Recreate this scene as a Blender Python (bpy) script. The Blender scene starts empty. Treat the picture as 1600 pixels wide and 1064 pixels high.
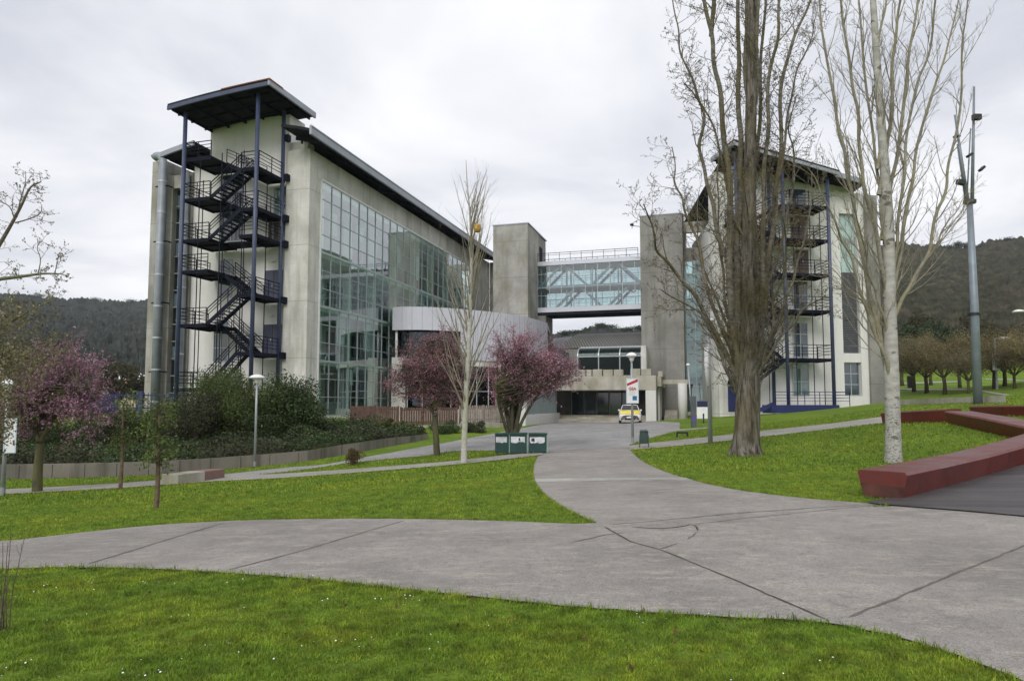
import bpy, bmesh, math, random
import numpy as np
from mathutils import Vector, Matrix
R = math.radians
random.seed(7); rng = np.random.default_rng(7)
SC = bpy.context.scene
COL = SC.collection
# ------------------------------------------------------------ camera model (24 mm, pitched 4 degrees up)
F = 1067.0; TH = R(4.0); CX = 800.0; CY = 632 - F*math.tan(TH); HC = 1.65
_c, _s = math.cos(TH), math.sin(TH)
def ray(px, py):
    a = (px-CX)/F; b = -(py-CY)/F
    return (a, _c-b*_s, _s+b*_c)
def atY(px, py, Y):
    r = ray(px, py); t = Y/r[1]
    return (r[0]*t, Y, HC+r[2]*t)
def onz(px, py, Z):
    r = ray(px, py); t = (Z-HC)/r[2]
    return (r[0]*t, r[1]*t, Z)
# ------------------------------------------------------------ terrain
_cp = []
def cp(px, py, D): _cp.append(atY(px, py, D))
for x, y, z in [(0,0,0),(-4,3,0),(5,3,0),(-8,5,-.05),(8,5,0),(0,-8,0),(-10,-6,0),(10,-6,0.05),(0,8,0),(4,9,0),(8,10,.03),(3,14,0),(-3,10,-.1),(-7,9,-.25),
                (0,24,-.06),(3,24,0.02),(1.5,35,-.08),(2,50,-.05),(6,63,0),(12,63,.05),(-2,63,0),(-8,60,.1)]:
    _cp.append((x,y,z))
for q in [(243,793,16),(58,768,22),(400,730,29.6),(0,772,21),(0,750,27),(188,764,21),(560,710,31.5),(660,692,37),(725,725,23.5),(682,712,28),(820,710,26),
          (500,743,24),(200,745,28),(300,790,15),(500,780,14.5),(650,740,20),(770,679,42),
          (1165,710,22.6),(1370,658,33),(1140,684,29),(1395,722,18.5),(1480,661,24.5),(1600,690,19),(1240,774,12.2),(1600,727,16.5),(1375,640,55),(1190,648,53),(1120,650,56),
          (1528,629,35),(1400,626,50),(1570,621,48),(1450,611,65),(1600,605,68),(1400,604,75),(1450,596,90),(1600,590,95),(1300,645,45),(1240,660,40)]:
    cp(*q)
for x, y, z in [(-17,48,.9),(-28,52,.6),(-26,40,-.2),(-45,45,-.6),(-35,28,-1.3),(-30,15,-.9),(-60,90,-1),(-30,110,0),(10,110,1),(45,55,4),(60,40,4.2),(40,20,2.5),(25,12,1.0),(20,2,.4),(90,90,9),(60,120,9),(-60,20,-2),(-80,60,-3),(110,40,8),(0,-40,0),(-60,-40,-1),(60,-40,1),(100,0,4)]:
    _cp.append((x,y,z))
P_ = np.array(_cp, float)
def _phi(r2):
    return 0.5*r2*np.log(r2+1e-9)
def _fit(P, lam=6.0):
    n = len(P); d2 = ((P[:,None,:2]-P[None,:,:2])**2).sum(-1)
    K = _phi(d2)+lam*np.eye(n)
    A = np.zeros((n+3,n+3)); A[:n,:n] = K; Q = np.c_[np.ones(n),P[:,:2]]; A[:n,n:] = Q; A[n:,:n] = Q.T
    return np.linalg.solve(A, np.r_[P[:,2],0,0,0])
_W = _fit(P_)
def hgt(x, y):
    x = np.asarray(x, float); y = np.asarray(y, float); sh = x.shape
    xf = x.ravel(); yf = y.ravel()
    xc = np.clip(xf,-85,112); yc = np.clip(yf,-42,122)
    out = np.empty(xc.shape)
    for i in range(0, len(xc), 20000):
        a = xc[i:i+20000]; b = yc[i:i+20000]
        d2 = (a[:,None]-P_[None,:,0])**2+(b[:,None]-P_[None,:,1])**2
        out[i:i+20000] = _phi(d2)@_W[:len(P_)]+_W[-3]+_W[-2]*a+_W[-1]*b
    dist = np.hypot(xf-xc, yf-yc)
    out = out*np.exp(-dist/400)
    return out.reshape(sh)
def H1(x, y): return float(hgt(np.array([x]), np.array([y]))[0])
def onG(px, py, tmax=300):
    """where the view ray through a point of the photograph meets the terrain"""
    r = ray(px, py)
    ts = np.concatenate([np.linspace(2, 40, 500), np.linspace(40.1, tmax, 900)])
    f = HC+r[2]*ts-hgt(r[0]*ts, r[1]*ts)
    k = np.where(f < 0)[0]
    if len(k) == 0: t = 110.0
    else:
        k = k[0]
        t = ts[k-1]+(ts[k]-ts[k-1])*f[k-1]/(f[k-1]-f[k]) if k > 0 else ts[0]
    x, y = r[0]*t, r[1]*t
    return (x, y, H1(x, y))
# ------------------------------------------------------------ mesh builder
class MB:
    def __init__(s): s.v = []; s.f = []
    def add(s, vs, fs):
        o = len(s.v); s.v += [tuple(p) for p in vs]; s.f += [tuple(o+i for i in f) for f in fs]; return s
    def box(s, a, b, fr=None):
        (x0,y0,z0),(x1,y1,z1) = a, b
        vs = [(x0,y0,z0),(x1,y0,z0),(x1,y1,z0),(x0,y1,z0),(x0,y0,z1),(x1,y0,z1),(x1,y1,z1),(x0,y1,z1)]
        if fr: vs = [fr(*p) for p in vs]
        return s.add(vs, [(0,3,2,1),(4,5,6,7),(0,1,5,4),(1,2,6,5),(2,3,7,6),(3,0,4,7)])
    def hexa(s, vs): return s.add(vs, [(0,3,2,1),(4,5,6,7),(0,1,5,4),(1,2,6,5),(2,3,7,6),(3,0,4,7)])
    def poly(s, vs): return s.add(vs, [tuple(range(len(vs)))])
    def prism(s, pts, z0, z1, fr=None):
        n = len(pts); vs = [(x,y,z0) for x,y in pts]+[(x,y,z1) for x,y in pts]
        if fr: vs = [fr(*p) for p in vs]
        return s.add(vs, [tuple(range(n))[::-1], tuple(range(n,2*n))]+[(i,(i+1)%n,n+(i+1)%n,n+i) for i in range(n)])
    def extr(s, prof, a, b):
        """profile (list of world points at a) extruded by vector to b"""
        n = len(prof); d = Vector(b)-Vector(a)
        vs = [Vector(p) for p in prof]; vs = vs+[p+d for p in vs]
        return s.add(vs, [tuple(range(n))[::-1], tuple(range(n,2*n))]+[(i,(i+1)%n,n+(i+1)%n,n+i) for i in range(n)])
    def tube(s, pts, rad, n=8, cap=True):
        pts = [Vector(p) for p in pts]; m = len(pts)
        if not hasattr(rad, '__len__'): rad = [rad]*m
        o = len(s.v); ref = None
        for i, p in enumerate(pts):
            t = (pts[min(i+1,m-1)]-pts[max(i-1,0)])
            t = t.normalized() if t.length > 1e-9 else Vector((0,0,1))
            if ref is None:
                ref = Vector((1,0,0)) if abs(t.x) < .8 else Vector((0,1,0))
            a = (ref-t*ref.dot(t)).normalized(); b = t.cross(a); ref = a
            for k in range(n):
                w = 2*math.pi*k/n
                s.v.append(tuple(p+(a*math.cos(w)+b*math.sin(w))*rad[i]))
        for i in range(m-1):
            for k in range(n):
                s.f.append((o+i*n+k, o+i*n+(k+1)%n, o+(i+1)*n+(k+1)%n, o+(i+1)*n+k))
        if cap:
            s.f.append(tuple(o+k for k in range(n))[::-1]); s.f.append(tuple(o+(m-1)*n+k for k in range(n)))
        return s
    def bar(s, a, b, w, h=None):
        """rectangular bar between two points, width w across, height h"""
        h = h or w; a = Vector(a); b = Vector(b); t = (b-a).normalized()
        side = t.cross(Vector((0,0,1)))
        side = side.normalized() if side.length > 1e-4 else Vector((1,0,0))
        up = side.cross(t)
        vs = []
        for p in (a, b):
            for x, y in ((-1,-1),(1,-1),(1,1),(-1,1)): vs.append(p+side*x*w/2+up*y*h/2)
        return s.hexa(vs)
    def lathe(s, prof, c, n=16):
        """prof list of (r,z)"""
        o = len(s.v)
        for r, z in prof:
            for k in range(n):
                w = 2*math.pi*k/n; s.v.append((c[0]+r*math.cos(w), c[1]+r*math.sin(w), c[2]+z))
        for i in range(len(prof)-1):
            for k in range(n): s.f.append((o+i*n+k,o+i*n+(k+1)%n,o+(i+1)*n+(k+1)%n,o+(i+1)*n+k))
        s.f.append(tuple(o+k for k in range(n))[::-1]); s.f.append(tuple(o+(len(prof)-1)*n+k for k in range(n)))
        return s
    def grid(s, P):
        """P: nested list rows of points"""
        o = len(s.v); m = len(P); n = len(P[0])
        for r in P: s.v += [tuple(p) for p in r]
        for i in range(m-1):
            for j in range(n-1): s.f.append((o+i*n+j,o+i*n+j+1,o+(i+1)*n+j+1,o+(i+1)*n+j))
        return s
    def build(s, name, mat, parent=None, smooth=False, bevel=0, fix=True):
        off = Vector((0,0,0)); q = parent
        while q is not None: off += q.location; q = q.parent
        me = bpy.data.meshes.new(name)
        v = np.array(s.v, dtype=np.float64)-np.array(off)
        me.from_pydata(v.tolist(), [], s.f)
        if fix and len(s.f) < 60000:
            bm = bmesh.new(); bm.from_mesh(me); bmesh.ops.recalc_face_normals(bm, faces=bm.faces)
            if bevel: bmesh.ops.bevel(bm, geom=[e for e in bm.edges], offset=bevel, segments=1, affect='EDGES')
            bm.to_mesh(me); bm.free()
        me.materials.append(mat)
        if smooth: me.polygons.foreach_set('use_smooth', [True]*len(me.polygons))
        me.update()
        o = bpy.data.objects.new(name, me); COL.objects.link(o)
        if parent is not None: o.parent = parent
        return o
def tag(o, label=None, cat=None, group=None, kind=None):
    if label: o['label'] = label
    if cat: o['category'] = cat
    if group: o['group'] = group
    if kind: o['kind'] = kind
    return o
def thing(name, loc, label, cat, group=None):
    o = bpy.data.objects.new(name, None); COL.objects.link(o); o.location = loc; o.empty_display_size = .3
    return tag(o, label, cat, group)
def struct(o): return tag(o, kind='structure')
def copy_tree(o, parent=None):
    c = o.copy(); COL.objects.link(c)
    if parent is not None: c.parent = parent
    for ch in list(o.children): copy_tree(ch, c)
    return c
class Fr:
    def __init__(s, O, u, n): s.O = O; s.u = u; s.n = n
    def __call__(s, a, d, z): return (s.O[0]+s.u[0]*a+s.n[0]*d, s.O[1]+s.u[1]*a+s.n[1]*d, z)
def quads(name, C, size, mat, parent, asp=1.0, up=0.0, rg=None, bend=False):
    """many leaf-sized faces around the points C"""
    rg = rg or rng; n = len(C)
    off = Vector((0,0,0)); q = parent
    while q is not None: off += q.location; q = q.parent
    a = rg.normal(size=(n,3)); a /= np.linalg.norm(a,axis=1)[:,None]
    b = rg.normal(size=(n,3)); b[:,2] += up; b -= a*(a*b).sum(1)[:,None]; b /= np.linalg.norm(b,axis=1)[:,None]
    s = (np.asarray(size)*rg.uniform(.6,1.35,n))[:,None]*.5
    C = np.asarray(C)-np.array(off)
    V = np.stack([C-b*s*asp, C+a*s*.55, C+b*s*asp, C-a*s*.55], 1).reshape(-1,3)
    me = bpy.data.meshes.new(name)
    me.vertices.add(4*n); me.vertices.foreach_set('co', V.ravel())
    me.loops.add(4*n); me.loops.foreach_set('vertex_index', np.arange(4*n))
    me.polygons.add(n); me.polygons.foreach_set('loop_start', np.arange(n)*4); me.polygons.foreach_set('loop_total', np.full(n,4))
    me.update(calc_edges=True); me.materials.append(mat)
    o = bpy.data.objects.new(name, me); COL.objects.link(o)
    if parent is not None: o.parent = parent
    return o
# ------------------------------------------------------------ materials
class NT:
    def __init__(s, name):
        s.m = bpy.data.materials.new(name); s.m.use_nodes = True; s.t = s.m.node_tree; s.t.nodes.clear()
        s.out = s.n('ShaderNodeOutputMaterial'); s._pos = None
    def n(s, typ, **kw):
        x = s.t.nodes.new(typ)
        for k, v in kw.items(): setattr(x, k, v)
        return x
    def l(s, a, b): s.t.links.new(a, b)
    def pos(s):
        if s._pos is None: s._pos = s.n('ShaderNodeNewGeometry').outputs['Position']
        return s._pos
    def mapp(s, sc, loc=(0,0,0)):
        m = s.n('ShaderNodeMapping'); s.l(s.pos(), m.inputs['Vector']); m.inputs['Scale'].default_value = sc; m.inputs['Location'].default_value = loc
        return m.outputs[0]
    def noise(s, scale, detail=4, rough=.55, vec=None, dist=0):
        x = s.n('ShaderNodeTexNoise'); s.l(vec or s.pos(), x.inputs['Vector']); x.inputs['Scale'].default_value = scale
        x.inputs['Detail'].default_value = detail; x.inputs['Roughness'].default_value = rough; x.inputs['Distortion'].default_value = dist
        return x.outputs['Fac']
    def ramp(s, fac, stops, inter='LINEAR'):
        x = s.n('ShaderNodeValToRGB'); s.l(fac, x.inputs[0]); cr = x.color_ramp; cr.interpolation = inter
        while len(cr.elements) < len(stops): cr.elements.new(.5)
        for e, (p, c) in zip(cr.elements, stops):
            e.position = p; e.color = (c[0],c[1],c[2],1) if hasattr(c,'__len__') else (c,c,c,1)
        return x.outputs[0]
    def mix(s, fac, a, b, mode='MIX'):
        x = s.n('ShaderNodeMix', data_type='RGBA', blend_type=mode)
        for val, i in ((fac,0),(a,6),(b,7)):
            if hasattr(val, 'is_linked'): s.l(val, x.inputs[i])
            elif hasattr(val, '__len__'): x.inputs[i].default_value = (*val,1)
            else: x.inputs[i].default_value = val if i == 0 else (val,val,val,1)
        return x.outputs[2]
    def math(s, op, a, b=None, clamp=False):
        x = s.n('ShaderNodeMath', operation=op); x.use_clamp = clamp
        for v, i in ((a,0),(b,1)):
            if v is None: continue
            if hasattr(v, 'is_linked'): s.l(v, x.inputs[i])
            else: x.inputs[i].default_value = v
        return x.outputs[0]
    def sep(s, axis, vec=None):
        x = s.n('ShaderNodeSeparateXYZ'); s.l(vec or s.pos(), x.inputs[0]); return x.outputs[axis]
    def bsdf(s, col, rough=.8, metal=0, bump=None, bstr=.3, bdist=.02, spec=.5, **kw):
        b = s.n('ShaderNodeBsdfPrincipled')
        if hasattr(col, 'is_linked'): s.l(col, b.inputs['Base Color'])
        else: b.inputs['Base Color'].default_value = (*col,1)
        if hasattr(rough, 'is_linked'): s.l(rough, b.inputs['Roughness'])
        else: b.inputs['Roughness'].default_value = rough
        b.inputs['Metallic'].default_value = metal; b.inputs['Specular IOR Level'].default_value = spec
        for k, v in kw.items(): b.inputs[k].default_value = v
        if bump is not None:
            u = s.n('ShaderNodeBump'); u.inputs['Strength'].default_value = bstr; u.inputs['Distance'].default_value = bdist
            s.l(bump, u.inputs['Height']); s.l(u.outputs[0], b.inputs['Normal'])
        return b.outputs[0]
    def done(s, sh): s.l(sh, s.out.inputs['Surface']); return s.m
def M_plain(name, col, rough=.7, metal=0, var=.18, scale=3., bstr=.08, spec=.5):
    t = NT(name); n = t.noise(scale, 5)
    f = t.ramp(n, [(.3, 1-var), (.7, 1+var)])
    c = t.mix(1.0, col, f, 'MULTIPLY')
    n2 = t.noise(scale*9, 3)
    return t.done(t.bsdf(c, rough, metal, n2, bstr, .01, spec))
def M_concrete(name, col, dark=.55, streak=.5, lines=3.9, z0=0., blot=.25, bump=.3, green=0.0):
    t = NT(name)
    big = t.noise(.35, 6, .6); st = t.noise(1.0, 5, .65, t.mapp((1.6,1.6,.11))); fine = t.noise(9, 5, .7)
    c = t.mix(t.ramp(big, [(.35,0),(.7,1)]), [x*(1-blot) for x in col], [min(1,x*(1+blot*.6)) for x in col])
    c = t.mix(t.math('MULTIPLY', t.ramp(st, [(.5,0),(.72,1)]), streak), c, [x*dark for x in (col[0],col[1]*1.0,col[2]*.93)])
    c = t.mix(t.math('MULTIPLY', t.ramp(fine, [(.35,1),(.6,0)]), .22), c, [x*.6 for x in col])
    if green:
        g = t.noise(.6, 5, .6, t.mapp((1,1,.5),(9,3,2)))
        c = t.mix(t.math('MULTIPLY', t.ramp(g, [(.45,0),(.65,1)]), green), c, (.16,.15,.07))
    if lines:
        z = t.math('FRACT', t.math('DIVIDE', t.math('SUBTRACT', t.sep(2), z0), lines))
        c = t.mix(t.math('MULTIPLY', t.math('LESS_THAN', z, .012), .55), c, [x*.35 for x in col])
        z2 = t.math('FRACT', t.math('DIVIDE', t.math('SUBTRACT', t.sep(2), z0), lines/3))
        c = t.mix(t.math('MULTIPLY', t.math('LESS_THAN', z2, .02), .16), c, [x*.4 for x in col])
    return t.done(t.bsdf(c, .88, 0, fine, bump, .015, .3))
def M_glass(name, r0=.3, tint=(.35,.5,.45), refl=(.95,.97,1.), rough=.01):
    t = NT(name)
    lw = t.n('ShaderNodeLayerWeight'); lw.inputs[0].default_value = .5
    p = t.math('POWER', lw.outputs['Facing'], 4.0)
    f = t.math('ADD', t.math('MULTIPLY', p, 1-r0), r0, True)
    tr = t.n('ShaderNodeBsdfTransparent'); tr.inputs[0].default_value = (*tint,1)
    gl = t.n('ShaderNodeBsdfAnisotropic') if False else t.n('ShaderNodeBsdfGlossy')
    gl.inputs['Color'].default_value = (*refl,1); gl.inputs['Roughness'].default_value = rough
    wv = t.noise(.5, 2, .5); u = t.n('ShaderNodeBump'); u.inputs['Strength'].default_value = .12; u.inputs['Distance'].default_value = .03
    t.l(wv, u.inputs['Height']); t.l(u.outputs[0], gl.inputs['Normal'])
    mx = t.n('ShaderNodeMixShader'); t.l(f, mx.inputs[0]); t.l(tr.outputs[0], mx.inputs[1]); t.l(gl.outputs[0], mx.inputs[2])
    return t.done(mx.outputs[0])
def M_leaf(name, cols, rough=.55, trans=.35, scale=1.3, amp=(.65,1.3), lawn=False):
    """foliage: colour varies per leaf and in clumps"""
    t = NT(name); g = t.n('ShaderNodeNewGeometry')
    ri = g.outputs['Random Per Island']
    c = t.ramp(ri, [(i/(len(cols)-1), x) for i, x in enumerate(cols)])
    n = t.noise(scale, 3)
    c = t.mix(1.0, c, t.ramp(n, [(.33,amp[0]),(.67,amp[1])]), 'MULTIPLY')
    if lawn:
        q = t.noise(.8, 5, .65, t.mapp((1,1,1),(4,9,0)))
        c = t.mix(1.0, c, t.ramp(q, [(.35,(.72,.86,.85)),(.5,(1.05,1.05,1)),(.66,(1.45,1.22,1.1))]), 'MULTIPLY')
        w = t.noise(1.7, 6, .7, t.mapp((1,1,1),(14,2,0)))
        c = t.mix(t.math('MULTIPLY', t.ramp(w, [(.62,0),(.70,1)]), .7), c, (.20,.15,.07))
    b = t.bsdf(c, rough, spec=.35)
    d = t.n('ShaderNodeBsdfTranslucent'); t.l(c, d.inputs[0])
    m = t.n('ShaderNodeMixShader'); m.inputs[0].default_value = trans
    t.l(b, m.inputs[1]); t.l(d.outputs[0], m.inputs[2])
    return t.done(m.outputs[0])
def M_bark(name, col, col2, sc=(9,9,1.6), bstr=.8, bdist=.03, moss=None, low=None):
    t = NT(name)
    n = t.noise(1.0, 6, .7, t.mapp(sc)); n2 = t.noise(.9, 4)
    c = t.mix(t.ramp(n, [(.38,0),(.62,1)]), col2, col)
    if moss: c = t.mix(t.math('MULTIPLY', t.ramp(n2, [(.45,0),(.62,1)]), .6), c, moss)
    return t.done(t.bsdf(c, .9, 0, n, bstr, bdist, .2))
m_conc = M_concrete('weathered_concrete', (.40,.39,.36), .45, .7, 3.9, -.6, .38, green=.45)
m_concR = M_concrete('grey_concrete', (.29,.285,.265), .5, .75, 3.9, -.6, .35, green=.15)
m_pale = M_concrete('pale_concrete', (.68,.67,.63), .5, .8, 3.9, .9, .26, green=.28)
m_wall = M_concrete('white_render', (.71,.70,.675), .72, .3, 0, 0, .08)
m_lintel = M_concrete('lintel_concrete', (.48,.455,.39), .5, .5, 0, 0, .25, green=.5)
m_low = M_concrete('retaining_concrete', (.205,.185,.16), .35, .9, 0, 0, .3)
m_whitec = M_concrete('painted_column', (.68,.67,.65), .75, .3, 0, 0, .08)
m_blue = M_plain('blue_paint', (.045,.06,.115), .45, 0, .2, 2)
m_blue2 = M_plain('deep_blue_paint', (.013,.022,.10), .5)
m_navy = M_plain('navy_steel', (.009,.011,.022), .75, 0, .25, 3, .08, .15)
m_silver = M_plain('silver_metal', (.48,.5,.55), .42, .35, .06, .6, .02)
m_clad = M_plain('zinc_cladding', (.58,.58,.65), .5, .1, .05, .4, .02)
m_fascia = M_plain('roof_fascia_metal', (.3,.32,.36), .45, .4, .12, .8)
m_soffit = M_plain('dark_soffit', (.022,.024,.03), .85, 0, .35, .8, .08, .1)
m_rust = M_plain('rusty_edge', (.2,.075,.04), .8)
m_duct = M_plain('galvanised_duct', (.26,.285,.32), .55, .2, .15, 1.5)
m_frame = M_plain('aluminium_frame', (.42,.45,.47), .4, .3, .05)
m_mull = M_plain('grey_green_mullion', (.35,.42,.41), .45, .2, .05)
m_glass = M_glass('curtain_glass', .32, (.70,.88,.82))
m_glassD = M_glass('dark_glass', .05, (.16,.2,.2), (.3,.36,.36))
m_glassB = M_glass('bridge_glass', .16, (.66,.8,.8))
m_glassW = M_glass('blue_window_glass', .08, (.4,.46,.52), (.6,.64,.7))
m_dark = M_plain('dark_interior', (.075,.085,.085), .9)
m_inwall = M_plain('inner_wall', (.42,.45,.42), .8, 0, .15, .4)
m_inpale = M_plain('inner_column', (.72,.76,.73), .7, 0, .1, .5)
m_blind = M_plain('window_blind', (.5,.56,.55), .8)
m_grey = M_plain('galvanised_pole', (.32,.34,.36), .45, .4, .1, 3)
m_mast = M_plain('mast_grey', (.2,.235,.27), .5, .3, .15, 2)
m_white = M_plain('white_enamel', (.75,.75,.75), .5, 0, .05)
m_black = M_plain('black_plastic', (.015,.015,.017), .5)
m_bin = M_plain('bin_green', (.01,.045,.04), .45, 0, .3, 3)
m_paper = M_plain('old_paper', (.55,.56,.58), .8, 0, .25, 9)
def fbm(x, y, sc, seed=0, octv=5):
    r = np.random.default_rng(seed); out = 0; a = 1
    for o in range(octv):
        for q in range(3):
            th = r.uniform(0, np.pi*2); ph = r.uniform(0, 6.28, 2)
            out = out+a*np.sin((x*np.cos(th)+y*np.sin(th))/sc*6.28+ph[0]+1.3*np.sin((x*np.sin(th)-y*np.cos(th))/sc*3.3+ph[1]))/3
        a *= .5; sc *= .5
    return out
# ------------------------------------------------------------ ground sheet
def axis(lo, hi, step, far, n):
    core = np.arange(lo, hi+1e-6, step)
    g = np.linspace(0, 1, n+1)[1:]**2.2
    return np.r_[(lo-g*(far-abs(lo)))[::-1], core, hi+g*(far-abs(hi))]
gx = axis(-60, 70, .5, 2600, 26); gy = np.r_[axis(-12, 100, .5, 2600, 26)]
GX, GY = np.meshgrid(gx, gy)
GZ = hgt(GX, GY)
def gridmesh(name, X, Y, Z, mat, smooth=True):
    m, n = X.shape
    me = bpy.data.meshes.new(name)
    V = np.stack([X,Y,Z],-1).reshape(-1,3)
    i, j = np.meshgrid(np.arange(m-1), np.arange(n-1), indexing='ij'); a = (i*n+j).ravel()
    Fc = np.stack([a,a+1,a+n+1,a+n],1)
    me.vertices.add(len(V)); me.vertices.foreach_set('co', V.ravel())
    me.loops.add(Fc.size); me.loops.foreach_set('vertex_index', Fc.ravel())
    me.polygons.add(len(Fc)); me.polygons.foreach_set('loop_start', np.arange(len(Fc))*4); me.polygons.foreach_set('loop_total', np.full(len(Fc),4))
    me.update(calc_edges=True)
    if smooth: me.polygons.foreach_set('use_smooth', [True]*len(me.polygons))
    me.materials.append(mat)
    o = bpy.data.objects.new(name, me); COL.objects.link(o); return o
t = NT('lawn_ground')
n1 = t.noise(.22, 5, .6); n2 = t.noise(3.0, 6, .75); n3 = t.noise(22, 4, .75)
c = t.mix(t.ramp(n1, [(.35,0),(.65,1)]), (.115,.20,.018), (.195,.285,.028))
c = t.mix(t.math('MULTIPLY', t.ramp(n2, [(.45,0),(.7,1)]), .55), c, (.05,.095,.018))
c = t.mix(t.math('MULTIPLY', t.ramp(n3, [(.48,0),(.66,1)]), .7), c, (.055,.07,.02))
c = t.mix(t.math('MULTIPLY', t.ramp(t.noise(.5,5,.65,t.mapp((1,1,1),(31,7,0))), [(.6,0),(.74,1)]), .35), c, (.17,.16,.06))
m_lawn = t.done(t.bsdf(c, .95, 0, t.math('ADD', n3, n2), .9, .05, .15))
ground = struct(gridmesh('lawn', GX, GY, GZ, m_lawn))

# ------------------------------------------------------------ paths
def resample(P, n):
    P = [np.array(p, float) for p in P]; L = [0]
    for a, b in zip(P, P[1:]): L.append(L[-1]+np.linalg.norm(b-a))
    out = []
    for q in np.linspace(0, L[-1], n):
        k = min(max(np.searchsorted(L, q)-1, 0), len(P)-2)
        f = (q-L[k])/max(L[k+1]-L[k], 1e-9); out.append(P[k]*(1-f)+P[k+1]*f)
    return np.array(out)
def smoothpoly(P, it=2):
    P = [np.array(p, float) for p in P]
    for _ in range(it):
        Q = [P[0]]
        for a, b in zip(P, P[1:]): Q += [a*.75+b*.25, a*.25+b*.75]
        Q.append(P[-1]); P = Q
    return P
POLYS = []
def toG(px): return [onG(*p)[:2] for p in px]
def ribbon(name, e1, e2, mat, lift=.02, n=60, m=8, sm=2, world=False, jag=0.0, keep=True):
    if not world: e1 = toG(e1); e2 = toG(e2)
    A = resample(smoothpoly(e1, sm), n); B = resample(smoothpoly(e2, sm), n)
    if keep: POLYS.append(np.r_[A, B[::-1]])
    f = np.linspace(0, 1, m)[None,:,None]
    P = A[:,None,:]*(1-f)+B[:,None,:]*f
    if jag:
        P[:,0] += rng.normal(size=(n,2))*jag; P[:,-1] += rng.normal(size=(n,2))*jag
    return struct(gridmesh(name, P[...,0], P[...,1], hgt(P[...,0],P[...,1])+lift, mat))
def M_path(name, base, warm=.5, grit=1.0, wet=0):
    t = NT(name)
    a = t.noise(.5, 7, .7); b = t.noise(2.6, 7, .75, t.mapp((.7,1.8,1))); c1 = t.noise(75, 3, .85); d = t.noise(9, 6, .78)
    c = t.mix(t.ramp(a, [(.35,0),(.65,1)]), [x*.70 for x in base], [x*1.16 for x in base])
    c = t.mix(t.math('MULTIPLY', t.ramp(b, [(.50,0),(.66,1)]), .75), c, (base[0]*1.45, base[1]*1.40, base[2]*1.30))
    c = t.mix(t.math('MULTIPLY', t.ramp(d, [(.50,0),(.67,1)]), .6), c, [x*.52 for x in base])
    c = t.mix(t.math('MULTIPLY', t.ramp(c1, [(.40,1),(.52,0)]), .75*grit), c, [x*.38 for x in base])
    e = t.noise(.18, 5, .6, t.mapp((1,1,1),(5,1,0)))
    c = t.mix(t.math('MULTIPLY', t.ramp(e, [(.5,0),(.7,1)]), .3), c, [x*.7 for x in base])
    return t.done(t.bsdf(c, .9, 0, t.math('ADD', c1, d), .55, .012, .25))
m_path = M_path('aged_path_concrete', (.325,.303,.28))
m_drive = M_path('driveway_asphalt', (.31,.305,.30), grit=.6)
m_thin = M_path('pale_path', (.36,.345,.31))
m_bandc = M_path('pale_band', (.40,.39,.36), grit=.5)
farA = [(-700,880),(-300,858),(0,848),(100,836),(230,822),(350,815),(480,812),(640,812),(780,815),(945,822),(1385,787),(1600,806),(1800,826),(2300,880)]
nearA = [(-700,930),(-300,905),(0,890),(140,887),(300,893),(500,907),(700,930),(900,950),(1100,965),(1290,972),(1420,1000),(1530,1038),(1640,1085),(1900,1250),(2500,1700)]
ribbon('main_path', farA, nearA, m_path, .016, 150, 14, 1, jag=.012)
ribbon('branch_path', [(950,826),(900,805),(858,781),(836,757),(832,735),(838,716),(852,704)], [(1392,790),(1240,778),(1140,765),(1070,748),(1020,730),(992,713),(981,698)], m_path, .011, 60, 20, 2, jag=.01)
ribbon('pale_paving_band', [(832,749),(831,751.5),(830,754)], [(1072,747),(1078,749),(1085,751)], m_bandc, .015, 4, 10, 0, keep=False)
ribbon('driveway', [(352,741),(450,730),(500,728),(568,715),(621,706),(675,698),(720,687),(771,678),(830,667),(868,659),(940,657)],
       [(330,750),(400,742),(500,731),(537,724),(621,716),(675,712),(697,705),(772,704),(850,705),(915,702),(982,699)], m_drive, .016, 90, 22, 2)
ribbon('entrance_plaza', [(940,656.5),(985,657),(1030,659),(1062,660)], [(982,701),(984,694),(1020,684),(1062,672)], m_drive, .012, 20, 20, 1)
ribbon('lower_path', [(-600,795),(-200,776),(0,765.5),(188,756),(277,748),(345,744),(430,741.5),(520,736),(613,729),(771,715),(853,705)],
       [(-600,815),(-200,786),(0,773),(188,764),(277,757),(345,752),(430,748.5),(500,743.5),(613,735),(771,721.5),(846,712)], m_thin, .031, 120, 5, 2)
ribbon('side_path', [(982,697),(1030,691),(1140,679.5),(1240,668),(1370,652),(1420,648)], [(984,704),(1036,699),(1140,688.6),(1240,677.5),(1372,662.5),(1430,657)], m_thin, .024, 70, 5, 2)
ribbon('upper_side_path', [(1040,673),(1075,670),(1110,668)], [(1045,675.5),(1075,672.5),(1110,669.5)], m_thin, .02, 12, 3, 1)
for k, (a, b) in enumerate([([(1400,606.5),(1470,607.5),(1550,610),(1700,614)],[(1400,608.5),(1470,609.5),(1550,612),(1700,616)]),
                            ([(1392,599.5),(1430,598),(1500,595.5)],[(1392,601.5),(1430,600),(1500,597)]),
                            ([(1540,592),(1600,591.5),(1700,592)],[(1540,593.5),(1600,593.5),(1700,594)])]):
    ribbon('park_path', a, b, m_thin, .03, 30, 3, 1)
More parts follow.
